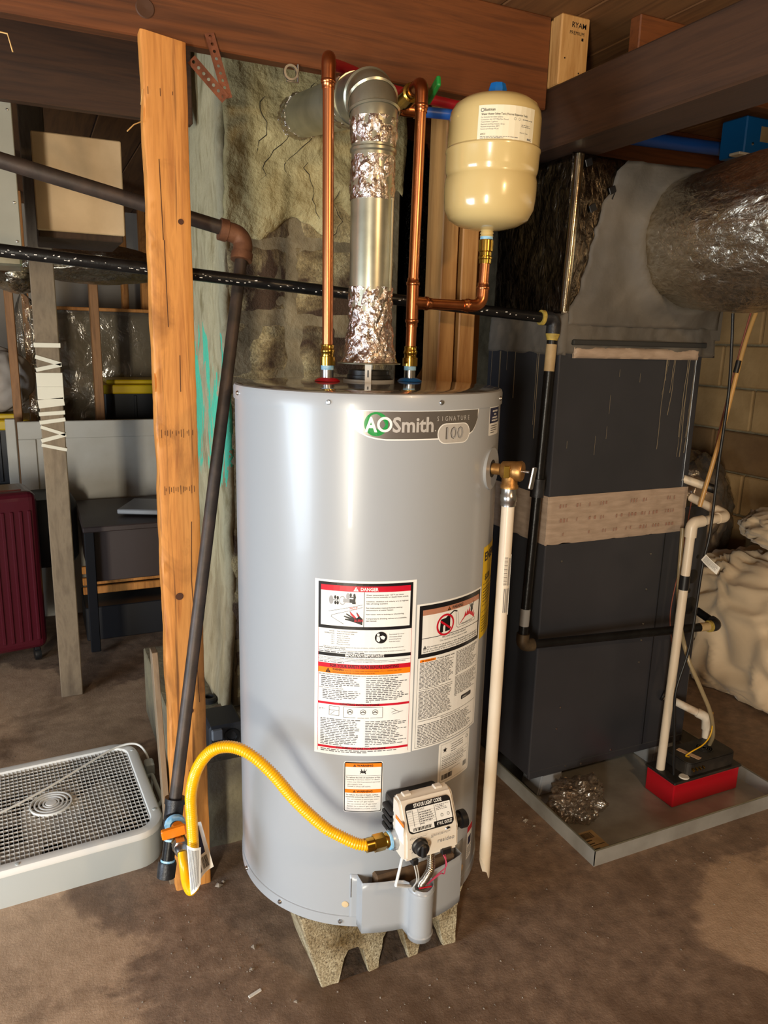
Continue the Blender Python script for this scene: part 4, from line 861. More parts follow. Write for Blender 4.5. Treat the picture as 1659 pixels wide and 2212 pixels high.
# relief valve on the right
ta = 40.0; tp = hpos(ta, 1.137); td = hdir(ta)
tube('escutcheon', [tp - td * .004, tp + td * .003], .042, M['jacket'], wh, 40); tube('port_hole', [tp, tp + td * .0036], .018, M['blk'], wh, 24)
rv = tube('relief_valve', [tp, tp + td * .02, tp + td * .024, tp + td * .045, tp + td * .05, tp + td * .062, tp + td * .066], [.0115, .0115, .017, .019, .019, .021, .018], M['bronze'], wh, 24)
rc = tp + td * .040; tube('valve_outlet', [rc, rc - V((0, 0, .028)), rc - V((0, 0, .03)), rc - V((0, 0, .036))], [.0155, .016, .018, .018], M['bronze'], rv, 20)
obox('valve_badge', rc - td * .0 + V((-.019, -.005, 0)) - V((0, .011, 0)), (.012, .004, .024), Matrix.Rotation(rad(-25), 3, 'Z'), M['brass'], rv, .001)
obox('test_lever', tp + td * .080 + V((.004, -.004, -.012)), (.011, .006, .045), Matrix.Rotation(rad(10), 3, 'Y'), M['zinc'], rv, .002); tube('lever_stem', [tp + td * .06, tp + td * .078], .003, M['zinc'], rv, 8)
# draft hood and plumbing nipples on the top
lathe('flue_collar', [(.052, 0), (.052, .007), (.046, .008), (.046, .014), (.043, .015), (.043, .024), (.035, .024)], (HX, HY, 1.2965), M['blk'], wh, seg=48); lathe('flue_seal', [(.0525, .0), (.054, .001), (.054, .005), (.0525, .006)], (HX, HY, 1.2965), mat('grey_flue_rim', '9b9b98', .4), wh, seg=48)
for a in (-25, 155):
    d = hdir(a); q = V((HX, HY, 1.3155)) + d * .058
    lg_ = obox('hood_leg', q, (.013, .0015, .038), Matrix.Rotation(rad(a), 3, 'Z'), M['wht_plastic'], wh, .0003); obox('leg_slot', q + d * .0009, (.003, .0006, .014), Matrix.Rotation(rad(a), 3, 'Z'), M['blk'], lg_, 0)
HOT = V((.556, HY, 1.297)); COLD = V((.746, HY, 1.297))
lathe('hot_ring', [(.0, .001), (.027, .001), (.021, .006), (.011, .0085), (.0, .0085)], HOT, M['redring'], wh, seg=32); lathe('cold_ring', [(.0, .001), (.027, .001), (.021, .006), (.011, .0085), (.0, .0085)], COLD, M['bluering'], wh, seg=32)
for c in (HOT, COLD): tube('nipple', [c + V((0, 0, .006)), c + V((0, 0, .036))], .0125, M['zinc'], wh, 20); tube('thread_seal', [c + V((0, 0, .024)), c + V((0, 0, .034))], .0132, M['seal'], wh, 20)

# ------------------------------------------------------------------ copper plumbing
def press(parent, p, d, r=.0111, m='copper_d', w=.012):
    """a pressed fitting end: collar with a bead"""
    d = V(d).normalized(); p = V(p); return tube('press_collar', [p - d * w, p - d * w * .3, p - d * w * .15, p + d * w * .25, p + d * w * .4, p + d * w], [r + .0015, r + .0015, r + .0035, r + .0035, r + .0015, r + .0012], M[m], parent, 20, ang=60)
def adapter(parent, c):
    lathe('brass_adapter', [(.0165, .033), (.0165, .050), (.0135, .051), (.0135, .058), (.0150, .060), (.0150, .064), (.0135, .066), (.0135, .074), (.0122, .075)], c, M['brass'], parent, seg=20)
hp = thing('hot_water_pipe', 'vertical copper pipe above the red ring of the heater', 'pipe', HOT + V((0, 0, .03)))
adapter(hp, HOT); HT = V((.553, HY, 1.905))
tube('pipe', [HOT + V((0, 0, .07)), HT - V((0, 0, .03))], .0111, M['copper'], hp, 24)
hd = V((.36, .933, 0)); tube('elbow', fillet([HT - V((0, 0, .05)), HT, HT + hd * .05], .02, 8), .0135, M['copper_d'], hp, 20); press(hp, HT - V((0, 0, .046)), (0, 0, 1)); press(hp, HT + hd * .046, hd)
tube('pipe', [HT + hd * .045, HT + hd * .10], .0111, M['copper'], hp, 20); press(hp, HT + hd * .10, hd)
cw = thing('cold_water_pipe', 'vertical copper pipe above the blue ring with a side branch', 'pipe', COLD + V((0, 0, .03)))
adapter(cw, COLD); CT = V((.752, HY, 1.888)); TE = V((.747, HY, 1.462)); EL = V((.918, HY, 1.462))
tube('pipe', [COLD + V((0, 0, .07)), TE - V((0, 0, .03))], .0111, M['copper'], cw, 24); tube('pipe', [TE + V((0, 0, .03)), CT - V((0, 0, .03))], .0111, M['copper'], cw, 24)
tb = tube('tee', [TE - V((0, 0, .04)), TE + V((0, 0, .04))], .0132, M['copper_d'], cw, 20); tube('tee_outlet', [TE, TE + V((.034, 0, 0))], [.0135, .0125], M['copper_d'], tb, 20)
press(cw, TE - V((0, 0, .038)), (0, 0, 1)); press(cw, TE + V((0, 0, .038)), (0, 0, 1)); press(cw, TE + V((.032, 0, 0)), (1, 0, 0))
tube('pipe', [TE + V((.03, 0, 0)), EL - V((.03, 0, 0))], .0111, M['copper_d'], cw, 24); tube('elbow', fillet([EL - V((.04, 0, 0)), EL, EL + V((.002, 0, .042))], .022, 8), .0134, M['copper_d'], cw, 20); press(cw, EL - V((.037, 0, 0)), (1, 0, 0)); press(cw, EL + V((.002, 0, .038)), (0, 0, 1))
tube('pipe', [EL + V((.002, 0, .035)), EL + V((.004, 0, .098))], .0111, M['copper'], cw, 24)
XB = EL + V((.004, 0, .09))
lathe('brass_adapter', [(.0135, 0), (.0135, .008), (.0152, .010), (.0152, .014), (.0135, .016), (.0135, .024), (.0165, .026), (.0165, .048), (.0145, .05)], XB, M['brass'], cw, seg=24)
kd = V((.17, .985, 0)).normalized(); kx = V((.985, -.17, 0))
tube('elbow', fillet([CT - V((0, 0, .05)), CT, CT + kd * .05], .02, 8), .0135, M['copper_d'], cw, 20); press(cw, CT - V((0, 0, .044)), (0, 0, 1)); press(cw, CT + kd * .04, kd)
bv = tube('ball_valve', [CT + kd * .05, CT + kd * .066, CT + kd * .068, CT + kd * .115, CT + kd * .117, CT + kd * .14], [.0150, .0150, .0195, .0195, .0150, .0150], M['brass'], cw, 16)
tube('valve_stem', [CT + kd * .09 + kx * .01, CT + kd * .09 + kx * .036], .006, M['brass'], bv, 10); obox('lever_handle', CT + kd * .06 + kx * .044 + V((0, 0, .006)), (.010, .075, .022), Matrix.Rotation(rad(-10), 3, 'Z') @ Matrix.Rotation(rad(-14), 3, 'X'), M['green'], bv, .004, 2)
ce = CT + kd * .19; tube('elbow', fillet([CT + kd * .135, ce, ce + kx * .05], .02, 8), .0145, M['copper_d'], cw, 20); press(cw, ce + kx * .045, kx, .0125); press(cw, CT + kd * .15, kd, .0125)
tag(tube('blue_pex_pipe', [ce + kx * .05, ce + kx * .34], .0115, M['pexb'], None, 16), 'blue plastic water line leaving the copper valve to the right', 'pipe')
tag(tube('red_pex_pipe', spline([HT + hd * .10, (.61, 1.62, 1.935), (.68, 1.68, 1.950), (.80, 1.715, 1.938), (1.12, 1.721, 1.925)], 8), .0115, M['pexr'], None, 16), 'red plastic water line under the joist behind the copper valve', 'pipe')
# expansion tank
xt = thing('expansion_tank', 'cream thermal expansion tank with white label on the copper branch', 'tank', XB + V((0, 0, .05)))
XO = XB + V((0, 0, .047)); xa = V((.025, 0, 1)).normalized(); xr = .0985
lathe('threaded_neck', [(.0125, -.006), (.0125, .008), (.015, .010), (.013, .013), (.015, .016), (.013, .02), (.02, .026)], XO, M['cream'], xt, axis=xa, seg=24); lathe('thread_seal', [(.0138, .0), (.0142, .002), (.0138, .009)], XO, M['seal'], xt, axis=xa, seg=24)
pr_ = [(.018, .022), (.035, .024), (.065, .031), (.085, .042), (.0955, .062), (xr - .001, .08), (xr, .10), (xr - .0005, .118), (xr - .0025, .126), (xr - .0035, .130), (xr - .0015, .135), (xr, .143), (xr + .0005, .172), (xr + .002, .176), (xr + .002, .180), (xr - .0015, .184), (xr - .0015, .24), (xr - .004, .254), (xr - .012, .268), (xr - .028, .279), (xr - .055, .287), (.02, .291), (0, .2915)]
lathe('tank_shell', pr_, XO, M['cream'], xt, axis=xa, seg=64); lathe('valve_cap', [(.019, .288), (.020, .30), (.016, .312), (.0, .3125)], XO, M['bluering'], xt, axis=xa, seg=8)
ax0 = XO + xa * .246; EXP_R = xr - .0012; aa = rad(-52)
L10 = Print(.125, .064, lambda x, y, l: ax0 + xa * y + V(((EXP_R + l) * sin(aa + x / EXP_R), -(EXP_R + l) * cos(aa + x / EXP_R), 0)), {'w': mat('tank_label', 'e6dcc0', .45), 'k': P_['k'], 'g': P_['g'], 'b': P_['b']})
L10.rect(0, 0, 1, 1, 'w', 0); L10.ring(.065, .14, .0026, .0036, 'b', 1, 16); L10.text(.1, .175, .0052, 'Eastman', 'k', 'l', 1, bold=.012, wid=.17); L10.text(.05, .29, .0036, 'Water Heater Safety Tank (Thermal Expansion Tank)', 'k', 'l', 1, bold=.015, wid=.78)
for k, t_ in enumerate(('For domestic hot water systems', 'Connection size: 3/4" Male-Pipe Thread', 'Total volume: 2 gallons', 'Maximum working pressure: 150 psi', 'Maximum temperature: 200\u00b0F', 'Factory precharge: 40 psi')): L10.text(.05, .37 + k * .068, .0026, t_, 'g', 'l', 1, wid=.0115 * len(t_))
L10.text(.05, .86, .003, '60023', 'k', 'l', 1); L10.greek(.05, .72, .9, .98, 2, 'g', .4, 61); L10.text(.86, .95, .0038, 'RWC', 'b', 'l', 1, bold=.03, wid=.09); L10.ring(.6, .38, .002, .0026, 'g', 1, 12); L10.ring(.68, .38, .0024, .003, 'g', 1, 4); L10.greek(.74, .95, .36, .46, 2, 'g', .4, 62); L10.greek(.72, .96, .52, .66, 3, 'g', .35, 63); L10.text(.70, .78, .0024, 'Made in China', 'g', 'l', 1, wid=.16)
L10.build('tank_label', xt)
# discharge pipe from the relief valve
dp = thing('discharge_pipe', 'white plastic discharge pipe dropping beside the heater from the relief valve', 'pipe', rc - V((0, 0, .9)))
tube('steel_coupling', [rc - V((0, 0, .034)), rc - V((0, 0, .048)), rc - V((0, 0, .05)), rc - V((0, 0, .062)), rc - V((0, 0, .064)), rc - V((0, 0, .072))], [.0155, .0155, .017, .017, .0155, .0155], M['zinc'], dp, 20)
db = V((rc.x - .002, rc.y, .262)); tube('pipe_run', [rc - V((0, 0, .07)), db], .0133, M['pvc'], dp, 24)
bm = bmesh.new(); tp_ = []
VS, FS = [], []; add_tube(VS, FS, [db + V((0, 0, .01)), db, db - V((0, 0, .055))], .0128, 20, False)
for i in range(40, 60): VS[i] = V((VS[i].x, VS[i].y, db.z - .055 + (VS[i].x - db.x + .0128) / .0256 * -.0 + max(0, (db.x + .004 - VS[i].x)) * 3.0))
mobj('angled_tip', VS, FS, M['pvc'], dp, True)
L11 = Print(.02, .13, lambda x, y, l: V((rc.x + (.01335 + l) * sin(-.75 + x / .0133), rc.y - (.01335 + l) * cos(-.75 + x / .0133), .965 + y)), {'w': P_['w'], 'k': P_['k'], 'g': P_['g']}); L11.rect(0, 0, 1, 1, 'w', 0)
for k in range(22): L11.rect(.12, .04 + k * .021, .45, .04 + k * .021 + .004 + .006 * (k % 3 == 0), 'k', 1)
for k in range(4): L11.line(.25 + .16 * k, .55, .25 + .16 * k, .95, .0014, 'g', 1)
L11.line(.6, .05, .6, .5, .0014, 'g', 1); L11.line(.78, .05, .78, .5, .0014, 'g', 1); L11.build('pipe_sticker', dp)

# ------------------------------------------------------------------ flue vent
vt = thing('flue_vent', 'galvanised flue pipe rising from the heater and elbowing into the chimney', 'vent', (HX, HY, 1.334))
RF = random.Random(5); _jc = {}
def crinkle(amp):
    def f(i, k, r, h): return NZ.fractal(V((cos(k * 2 * pi / 120) * 4, sin(k * 2 * pi / 120) * 4, h * 55)), .8, 2.2, 4) * amp
    return f
HV = .0435
lathe('draft_hood', [(.066, .0), (.0665, .002), (.060, .003)], (HX, HY, 1.334), M['galv'], vt, seg=64)
pf = [(.060 - .0158 * min(1, (k / 22)) ** .6 if k < 23 else HV + .0012, .003 + k * .0036) for k in range(43)]
lathe('foil_tape', pf, (HX, HY, 1.334), M['foil'], vt, seg=120, jit=crinkle(.0042), smooth=True, ang=30)
lathe('pipe', [(HV, 1.44), (HV, 1.83)], (HX, HY, 0), M['galv'], vt, seg=64); box('pipe_seam', HX + .026, HX + .031, HY - HV * .82 - .001, HY - HV * .82 + .002, 1.48, 1.66, M['galv'], vt, .001)
lathe('foil_tape', [(HV + .0008, 1.655 + k * .003) for k in range(28)], (HX, HY, 0), M['foil'], vt, seg=120, jit=crinkle(.0030), ang=30)
lathe('pipe_bead', [(HV, 1.742), (HV + .003, 1.745), (HV + .003, 1.750), (HV, 1.753)], (HX, HY, 0), M['galv'], vt, seg=64)
lathe('foil_tape', [(HV + .0012 + .0002 * k, 1.757 + k * .003) for k in range(17)], (HX, HY, 0), M['foil'], vt, seg=120, jit=crinkle(.0034), ang=30)
c0 = V((HX, HY, 1.852)); c1 = V((.695, 2.09, 1.955)); run = (c1 - c0).normalized()
el = fillet([V((HX, HY, 1.79)), c0, c0 + run * .14], .055, 12); 
tube('elbow', el, [.047 + .003 * i / len(el) for i in range(len(el))], M['galv'], vt, 48)
for k in (3, 7, 11):
    p = el[k]; d = (el[k + 1] - el[k - 1]).normalized(); tube('elbow_seam', [p - d * .003, p, p + d * .003], [.049, .0525, .049], M['galv'], vt, 48, False)
tube('horizontal_run', [c0 + run * .11, c1], .052, M['galv'], vt, 48)
def foil_ring(p, L_, r, amp):
    VS, FS = [], []; n = 14
    add_lathe(VS, FS, [(r, L_ * k / n) for k in range(n + 1)], p, run, 110, crinkle(amp)); return mobj('foil_tape', VS, FS, M['foil'], vt, True, ang=30)
foil_ring(c0 + run * .13, .055, .0525, .003); foil_ring(c1 - run * .06, .075, .053, .006)

# ------------------------------------------------------------------ furnace, plenum and duct
fu = thing('furnace', 'tall dark grey furnace cabinet right of the water heater', 'furnace', (1.57, 1.87, .05))
FX0, FX1, FY0, FY1 = 1.30, 1.825, 1.692, 2.05
box('lower_cabinet', FX0, 1.935, FY0, FY1, .085, .90, M['cabinet'], fu, .004, 2); box('coil_cabinet', FX0, FX1, FY0 + .001, FY1, .90, 1.37, M['cabinet'], fu, .004, 2)
rough_slab('tape_band', (FX0 - .003, FY0 - .003, .822), (.53, 0, 0), (0, 0, .142), 60, 20, .003, .0022, 26, M['tape_tan'], fu, 2); rough_slab('tape_band', (FX0 - .003, FY1, .822), (0, FY0 - FY1 - .002, 0), (0, 0, .142), 30, 20, .003, .002, 26, M['tape_tan'], fu, 9)
pr = Print(.50, .14, on_plane((FX0 + .01, FY0 - .0065, .96), (1, 0, 0), (0, 0, 1)), {'r': mat('faded_tape_print', '94705f', .7)})
R = random.Random(3)
for r_ in range(3):
    for k in range(9): x = .04 + k * .1 + R.uniform(0, .03); pr.greek(x, x + R.uniform(.03, .07), .12 + r_ * .3, .22 + r_ * .3, 1, 'r', .7, r_ * 20 + k, last=1)
tag(pr.build('tape_print', fu), kind='stuff')
box('panel_strip', FX1 - .028, FX1 - .022, FY0 - .004, FY0 + .002, .965, 1.37, M['cabinet'], fu, .001); box('panel_joint', 1.752, 1.755, FY0 - .0012, FY0 + .001, .10, .82, M['blk'], fu, 0); box('base_rail', FX0 + .002, 1.93, FY0 - .002, FY0 + .01, .075, .10, M['cabinet'], fu, .002)
for x, z in ((1.70, .76), (1.698, .645), (1.70, .53), (1.70, .475), (1.36, .77), (1.40, .30), (1.392, .23), (1.62, .108), (1.50, .086), (1.44, .092), (1.70, .40)): lathe('screw', [(0, .003), (.003, .0025), (.004, 0)], (x, FY0 - .001, z), M['zinc'], fu, axis=(0, -1, 0), seg=10)
for x, z, r in ((1.892, .665, .022), (1.865, .70, .006), (1.896, .565, .028), (1.885, .617, .006), (1.905, .73, .005)): lathe('knockout_hole', [(0, .0008), (r, .0008), (r + .002, 0)], (x, FY0, z), M['blk'], fu, axis=(0, -1, 0), seg=22)
# drips of sealant running down the coil cabinet
VS, FS = [], []; R = random.Random(21)
for k in range(26):
    if k < 12: x = R.uniform(1.66, 1.80); p = V((x, FY0 - .0015, 1.35)); L_ = R.uniform(.05, .36)
    elif k < 20: p = V((FX0 - .0015, R.uniform(1.70, 2.03), 1.36)); L_ = R.uniform(.05, .25)
    else: x = R.uniform(1.32, 1.6); p = V((x, FY0 - .0015, R.uniform(1.1, 1.33))); L_ = R.uniform(.02, .06)
    pts = [p.copy()]
    for i in range(6): p = p + V((R.uniform(-.004, .002) if k < 12 else 0, 0, -L_ / 6)); pts.append(p.copy())
    w0 = R.uniform(.0004, .0010) if k < 20 else .0004; tube('sealant_drip', pts, [w0] * 6 + [w0 * 1.2], M['drip'], fu, 5)
# plenum
pl = thing('supply_plenum', 'foil-wrapped plenum with grey mastic on top of the furnace', 'duct', (1.57, 1.87, 1.37))
box('plenum_core', FX0 + .012, 1.86, FY0 + .012, FY1, 1.372, 1.866, mat('plenum_board', '3a342c', .7), pl, .006)
rough_slab('wrap_face', (FX0 + .004, FY0 + .006, 1.44), (.56, 0, 0), (0, 0, .426), 50, 44, .01, .006, 9, M['plenum'], pl, 4); rough_slab('wrap_face', (FX0 + .006, FY1, 1.46), (0, FY0 - FY1 + .004, 0), (0, 0, .405), 40, 44, .01, .007, 9, M['plenum'], pl, 8)
tube('corner_highlight', [(FX0 + .010, FY0 + .010, 1.47), (FX0 + .014, FY0 + .008, 1.62), (FX0 + .022, FY0 + .010, 1.862)], .014, mat('highlight_foil', 'b3a88c', .18, 1, '8a8070', 9, bump=.2, bscale=40), pl, 12)  # bright strip paints the highlight along the plenum's front corner
# mastic smear ring around the duct takeoff and along the joint
VS, FS = [], []; nx, ny = 40, 46
DX, DZ, DR = 1.705, 1.665, .185
XL = [(1.435, 1.31), (1.485, 1.327), (1.534, 1.354), (1.641, 1.378), (1.711, 1.393), (1.795, 1.43), (1.839, 1.448), (1.862, 1.475)]
def xl(z):
    for (a, b), (c, d) in zip(XL, XL[1:]):
        if z <= c: return b + (d - b) * (z - a) / (c - a)
    return XL[-1][1]
for j in range(ny + 1):
    z = 1.435 + .427 * j / ny; x0 = xl(z) + .010 * NZ.fractal(V((z * 26, 3, 0)), 1, 2, 4)
    for i in range(nx + 1):
        x = x0 + (1.862 - x0) * i / nx; d = math.hypot(x - DX, z - DZ); h = .004 + .010 * min(1, i / 4) + .006 * NZ.fractal(V((x, z, 0)) * 14, 1, 2, 3) + max(0, 1 - abs(d - DR) / .07) ** 2 * .035
        VS.append(V((x, FY0 + .004 - h, z)))
for j in range(ny):
    for i in range(nx): a = j * (nx + 1) + i; FS.append((a, a + 1, a + nx + 2, a + nx + 1))
so = mobj('mastic_smear', VS, FS, M['mastic'], pl, True).modifiers.new('s', 'SOLIDIFY'); so.thickness = .010; so.offset = -1
rough_slab('mastic_joint', (FX0 - .006, FY0 - .008, 1.355), (.58, 0, 0), (0, 0, .09), 60, 12, .02, .010, 14, M['mastic'], pl, 12); rough_slab('mastic_joint', (FX0 - .006, FY1, 1.355), (0, FY0 - FY1 - .006, 0), (0, 0, .11), 40, 12, .02, .008, 14, M['mastic'], pl, 15); rough_slab('sealant_strip', (FX0 + .04, FY0 - .012, 1.348), (.46, 0, 0), (0, 0, .030), 50, 4, .01, .004, 22, M['tape_tan'], pl, 17)
box('joint_groove', FX0 + .03, 1.82, FY0 - .018, FY0, 1.383, 1.398, mat('dark_joint', '2b2a28', .8), pl, .003); box('plenum_flange', 1.74, 1.885, FY0 - .004, FY0 + .02, 1.405, 1.50, M['mastic'], pl, .003)
R = random.Random(77)
for k in range(8):
    c = V((FX0 + .04 + R.uniform(0, .16), FY0 - .002, 1.68 + R.uniform(0, .17))); obox('wrap_clip', c, (.022, .004, .018), Matrix.Rotation(R.uniform(-.6, .6), 3, 'Y'), M['blk'], pl, .001)
# round duct
VS, FS = [], []; n = 60; m_ = 84
for i in range(n + 1):
    y = FY0 - .002 - i * .0165; t_ = i / n; cx, cz = DX + .10 * t_ * t_, DZ + .03 * t_; r0 = DR - .012 + .018 * min(1, t_ * 5)
    for k in range(m_):
        a = 2 * pi * k / m_; q = V((cos(a) * 2.2, sin(a) * 2.2, y * 4.5)); r = r0 + .010 * NZ.fractal(q, .9, 2.1, 4) + .0035 * sin(a * 19 + 3 * NZ.noise(q)) * NZ.noise(q * 1.7)
        VS.append(V((cx + r * cos(a), y, cz + r * sin(a))))
for i in range(n):
    for k in range(m_): a = i * m_ + k; b = i * m_ + (k + 1) % m_; FS.append((a, a + m_, b + m_, b))
rd = thing('round_duct', 'big round foil-insulated duct coming out of the plenum at right', 'duct', (DX, FY0, DZ)); mobj('foil_jacket', VS, FS, M['duct_foil'], rd, True)

# ------------------------------------------------------------------ drain pan, pump and small lines
pn = thing('drain_pan', 'shallow galvanised drain pan on the floor under the furnace', 'pan', (1.65, 1.7, 0))
PX0, PX1, PY0, PY1, PH = 1.297, 2.03, 1.372, 2.12, .05
box('pan_floor', PX0, PX1, PY0, PY1, .0, .003, M['galv_d'], pn, 0)
for nm, b in (('rim', (PX0, PX1, PY0, PY0 + .002)), ('rim', (PX0, PX1, PY1 - .002, PY1)), ('rim', (PX0, PX0 + .002, PY0, PY1)), ('rim', (PX1 - .002, PX1, PY0, PY1))):
    box(nm, *b, .003, PH, M['galv_d'], pn, 0)
tubes('rolled_edge', [([(PX0, PY0, PH), (PX1, PY0, PH)], .0025), ([(PX0, PY0, PH), (PX0, PY1, PH)], .0025), ([(PX1, PY0, PH), (PX1, PY1, PH)], .0025)], M['galv'], pn, 8)
pr = Print(.068, .12, on_plane((1.327, 1.5, .0032), (1, 0, 0), (0, 1, 0)), {'t': M['tanlabel'], 'k': P_['k']}); pr.rect(0, 0, 1, 1, 't', 0)
pr.barcode(.1, .06, .8, .26, 22, 'k', 9, 1); pr.greek(.1, .9, .3, .38, 1, 'k', .5, 71); pr.greek(.1, .9, .42, .47, 1, 'k', .6, 72); pr.rect(.05, .5, .95, .52, 'k', 1); pr.greek(.1, .9, .6, .68, 1, 'k', .6, 73); pr.greek(.1, .6, .74, .82, 1, 'k', .6, 74); pr.rect(.4, .9, .9, .92, 'k', 1); pr.build('pan_label', pn)
for i, (x, y) in enumerate(((1.395, 1.74), (1.86, 1.74), (1.395, 2.0), (1.86, 2.0))):
    lb = ('grey plastic riser block under the near left corner of the furnace', 'grey plastic riser block under the near right corner of the furnace', 'grey plastic riser block under the far left corner of the furnace', 'grey plastic riser block under the far right corner of the furnace')[i]
    o = prism('riser_block', [(x - .05, .004), (x + .05, .004), (x + .038, .075), (x - .038, .075)], 1, y - .045, y + .045, mat('riser_grey', '8b8f96', .5) if i == 0 else MATS['riser_grey'], None, .004); tag(o, lb, 'riser', 'furnace riser blocks')
# crumpled clear bag in the pan
bm = bmesh.new(); bmesh.ops.create_icosphere(bm, subdivisions=6, radius=1)
for v in bm.verts:
    d = 1 + .34 * NZ.fractal(v.co * 1.8, .7, 2.3, 4); v.co = V((1.405 + v.co.x * .080 * d + .02 * v.co.z, 1.585 + v.co.y * .070 * d, max(.0045, .048 + v.co.z * .060 * d)))
tag(bmobj('plastic_bag', bm, M['bag_film'], None, True), 'crumpled clear plastic bag lying in the drain pan', 'bag')
# condensate pump
cpn = thing('condensate_pump', 'red condensate pump with black motor cover sitting in the pan', 'pump', (1.83, 1.545, .003))
box('red_tank', 1.695, 1.972, 1.487, 1.603, .0035, .082, M['red'], cpn, .004, 2); box('tank_lid', 1.690, 1.977, 1.482, 1.608, .082, .091, M['blk_dusty'], cpn, .003)
bm = bmesh.new(); o_ = []
for k in range(4):
    cx = (1.935, 1.775, 1.775, 1.935)[k]; cy = (1.58, 1.58, 1.512, 1.512)[k]
    for i in range(6): a = pi / 2 * k + pi / 2 * i / 5; o_.append((cx + .022 * cos(a), cy + .02 * sin(a)))
prism('motor_cover', o_, 2, .091, .135, M['blk_dusty'], cpn, .003, True)
for k in range(4): lathe('vent_ring', [(.006 + k * .006, 0), (.006 + k * .006, .001), (.009 + k * .006, .001), (.009 + k * .006, 0)], (1.875, 1.548, .1352), M['blk'], cpn, seg=28)
for k in range(8): obox('vent_slot', (1.952 + .0035, 1.5 + .0, 0), (.001, .001, .001), None, M['blk'], cpn, 0) if False else None
for k in range(7): box('vent_slot', 1.956, 1.9575, 1.518 + k * .009, 1.522 + k * .009, .10, .125, M['blk'], cpn, 0)
obox('pump_sticker', (1.80, 1.54, .1358), (.018, .075, .0008), Matrix.Rotation(rad(16), 3, 'Z'), mat('peach_sticker', 'cfae90', .5), cpn, 0)
for k in range(4): obox('spade_terminal', (1.767 + k * .014, 1.488, .112 + .004), (.003, .012, .006), Matrix.Rotation(.3, 3, 'X'), M['brass'], cpn, 0)
for x, y in ((1.745, 1.50), (1.95, 1.596)): lathe('white_plug', [(.0, .003), (.014, .003), (.016, .0)], (x, y, .091), M['wht_plastic'], cpn, seg=22)
# white drain pipe: from the coil, two elbows, down to the pump
cdp = thing('condensate_pipe', 'white plastic condensate pipe dropping from the furnace into the red pump', 'pipe', (1.71, 1.57, .09))
B0, B1, B2 = V((1.712, 1.565, .09)), V((1.722, 1.565, .885)), V((1.868, 1.568, .893)); B3 = V((1.842, 1.69, .93))
tube('pipe_run', [B0, B1 - V((0, 0, .03))], .0132, M['pvc'], cdp, 24); tube('elbow', fillet([B1 - V((0, 0, .042)), B1, B1 + V((.042, 0, .003))], .018, 8), .0168, M['pvc'], cdp, 24)
tube('pipe_run', [B1 + V((.035, 0, .002)), B2 - V((.03, 0, .002))], .0132, M['pvc'], cdp, 24); bd = (B3 - B2).normalized()
tube('elbow', fillet([B2 - V((.04, 0, .002)), B2, B2 + bd * .042], .018, 8), .0168, M['pvc'], cdp, 24); tube('pipe_run', [B2 + bd * .03, B3], .0132, M['pvc'], cdp, 24)
z0 = B0.lerp(B1, .80); z1 = B0.lerp(B1, .745); tube('rubber_coupling', [z1, z0], .0148, M['blk'], cdp, 24)
lp = thing('short_drain_elbow', 'short rusty white drain elbow from the furnace side into the pump', 'pipe', (1.93, 1.6, .13))
C0, C1, C2 = V((1.822, 1.692, .262)), V((1.932, 1.60, .205)), V((1.935, 1.595, .10)); d_ = (C1 - C0).normalized()
rw = mat('rust_stained_pvc', 'd6cdbf', .4, 0, 'a98258', 12, .5, .75)
tube('pipe_run', fillet([C0, C1, C2], .022, 8), .0125, rw, lp, 20); tube('elbow', fillet([C1 - d_ * .035, C1, C1 + (C2 - C1).normalized() * .04], .022, 8), .0155, rw, lp, 20); tube('grommet', [C0 - d_ * .004, C0 + d_ * .004], .018, M['blk'], lp, 20)
u_ = thing('upper_drain_stub', 'white plastic drain stub with black print at the furnace top edge', 'pipe', (1.83, 1.66, .97))
U0, U1 = V((1.805, 1.70, .990)), V((1.845, 1.665, .975)); ud = (U1 - U0).normalized()
tube('pipe_run', [U0, U1 + ud * .02], .0125, M['pvc'], u_, 20); tube('black_tape', [U1 + ud * .018, U1 + ud * .05], .0135, M['blk'], u_, 20)
# cords and small tubes
pc = thing('pump_cord', 'black power cord with paper tag hanging down to the red pump', 'cord', (1.72, 1.53, .1))
tube('cord', spline([(1.748, 1.535, 1.478), (1.752, 1.53, 1.40), (1.764, 1.53, 1.262), (1.760, 1.53, 1.066), (1.760, 1.53, .862), (1.746, 1.53, .76), (1.735, 1.53, .521), (1.70, 1.53, .364), (1.712, 1.525, .22), (1.722, 1.52, .092)], 14), .0042, M['blk'], pc, 10)
def art3(pr): pr.greek(.08, .92, .12, .9, 7, 'g', .4, 81)
sheet('cord_tag', [(1.745, 1.522, .80), (1.803, 1.515, .755), (1.79, 1.515, .735), (1.728, 1.522, .785)], .004, None, pc, inkset=inks('wg'), art=art3)
at_ = thing('drain_tubing', 'amber plastic tubing running down from the duct to the drain', 'tube', (1.80, 1.62, .89))
tube('tubing', spline([(2.0, 1.62, 1.66), (1.966, 1.62, 1.562), (1.91, 1.62, 1.402), (1.861, 1.62, 1.145), (1.812, 1.625, .915)], 10), .0065, M['tube_amber'], at_, 12); tube('tape_wrap', [(1.893, 1.62, 1.35), (1.886, 1.62, 1.315)], .0078, M['blk'], at_, 12); tube('thin_tubing', spline([(1.952, 1.635, 1.56), (1.915, 1.635, 1.40), (1.873, 1.64, 1.145), (1.86, 1.65, .95)], 10), .003, M['wire_r'], at_, 8)
tag(tube('clear_hose', spline([(1.795, 1.665, .84), (1.775, 1.635, .66), (1.762, 1.60, .555), (1.755, 1.55, .465), (1.788, 1.515, .37), (1.828, 1.503, .288), (1.872, 1.52, .20), (1.905, 1.555, .136)], 12), .0065, M['tube_clear'], None, 12), 'aged translucent hose curving down into the pump cover', 'hose')
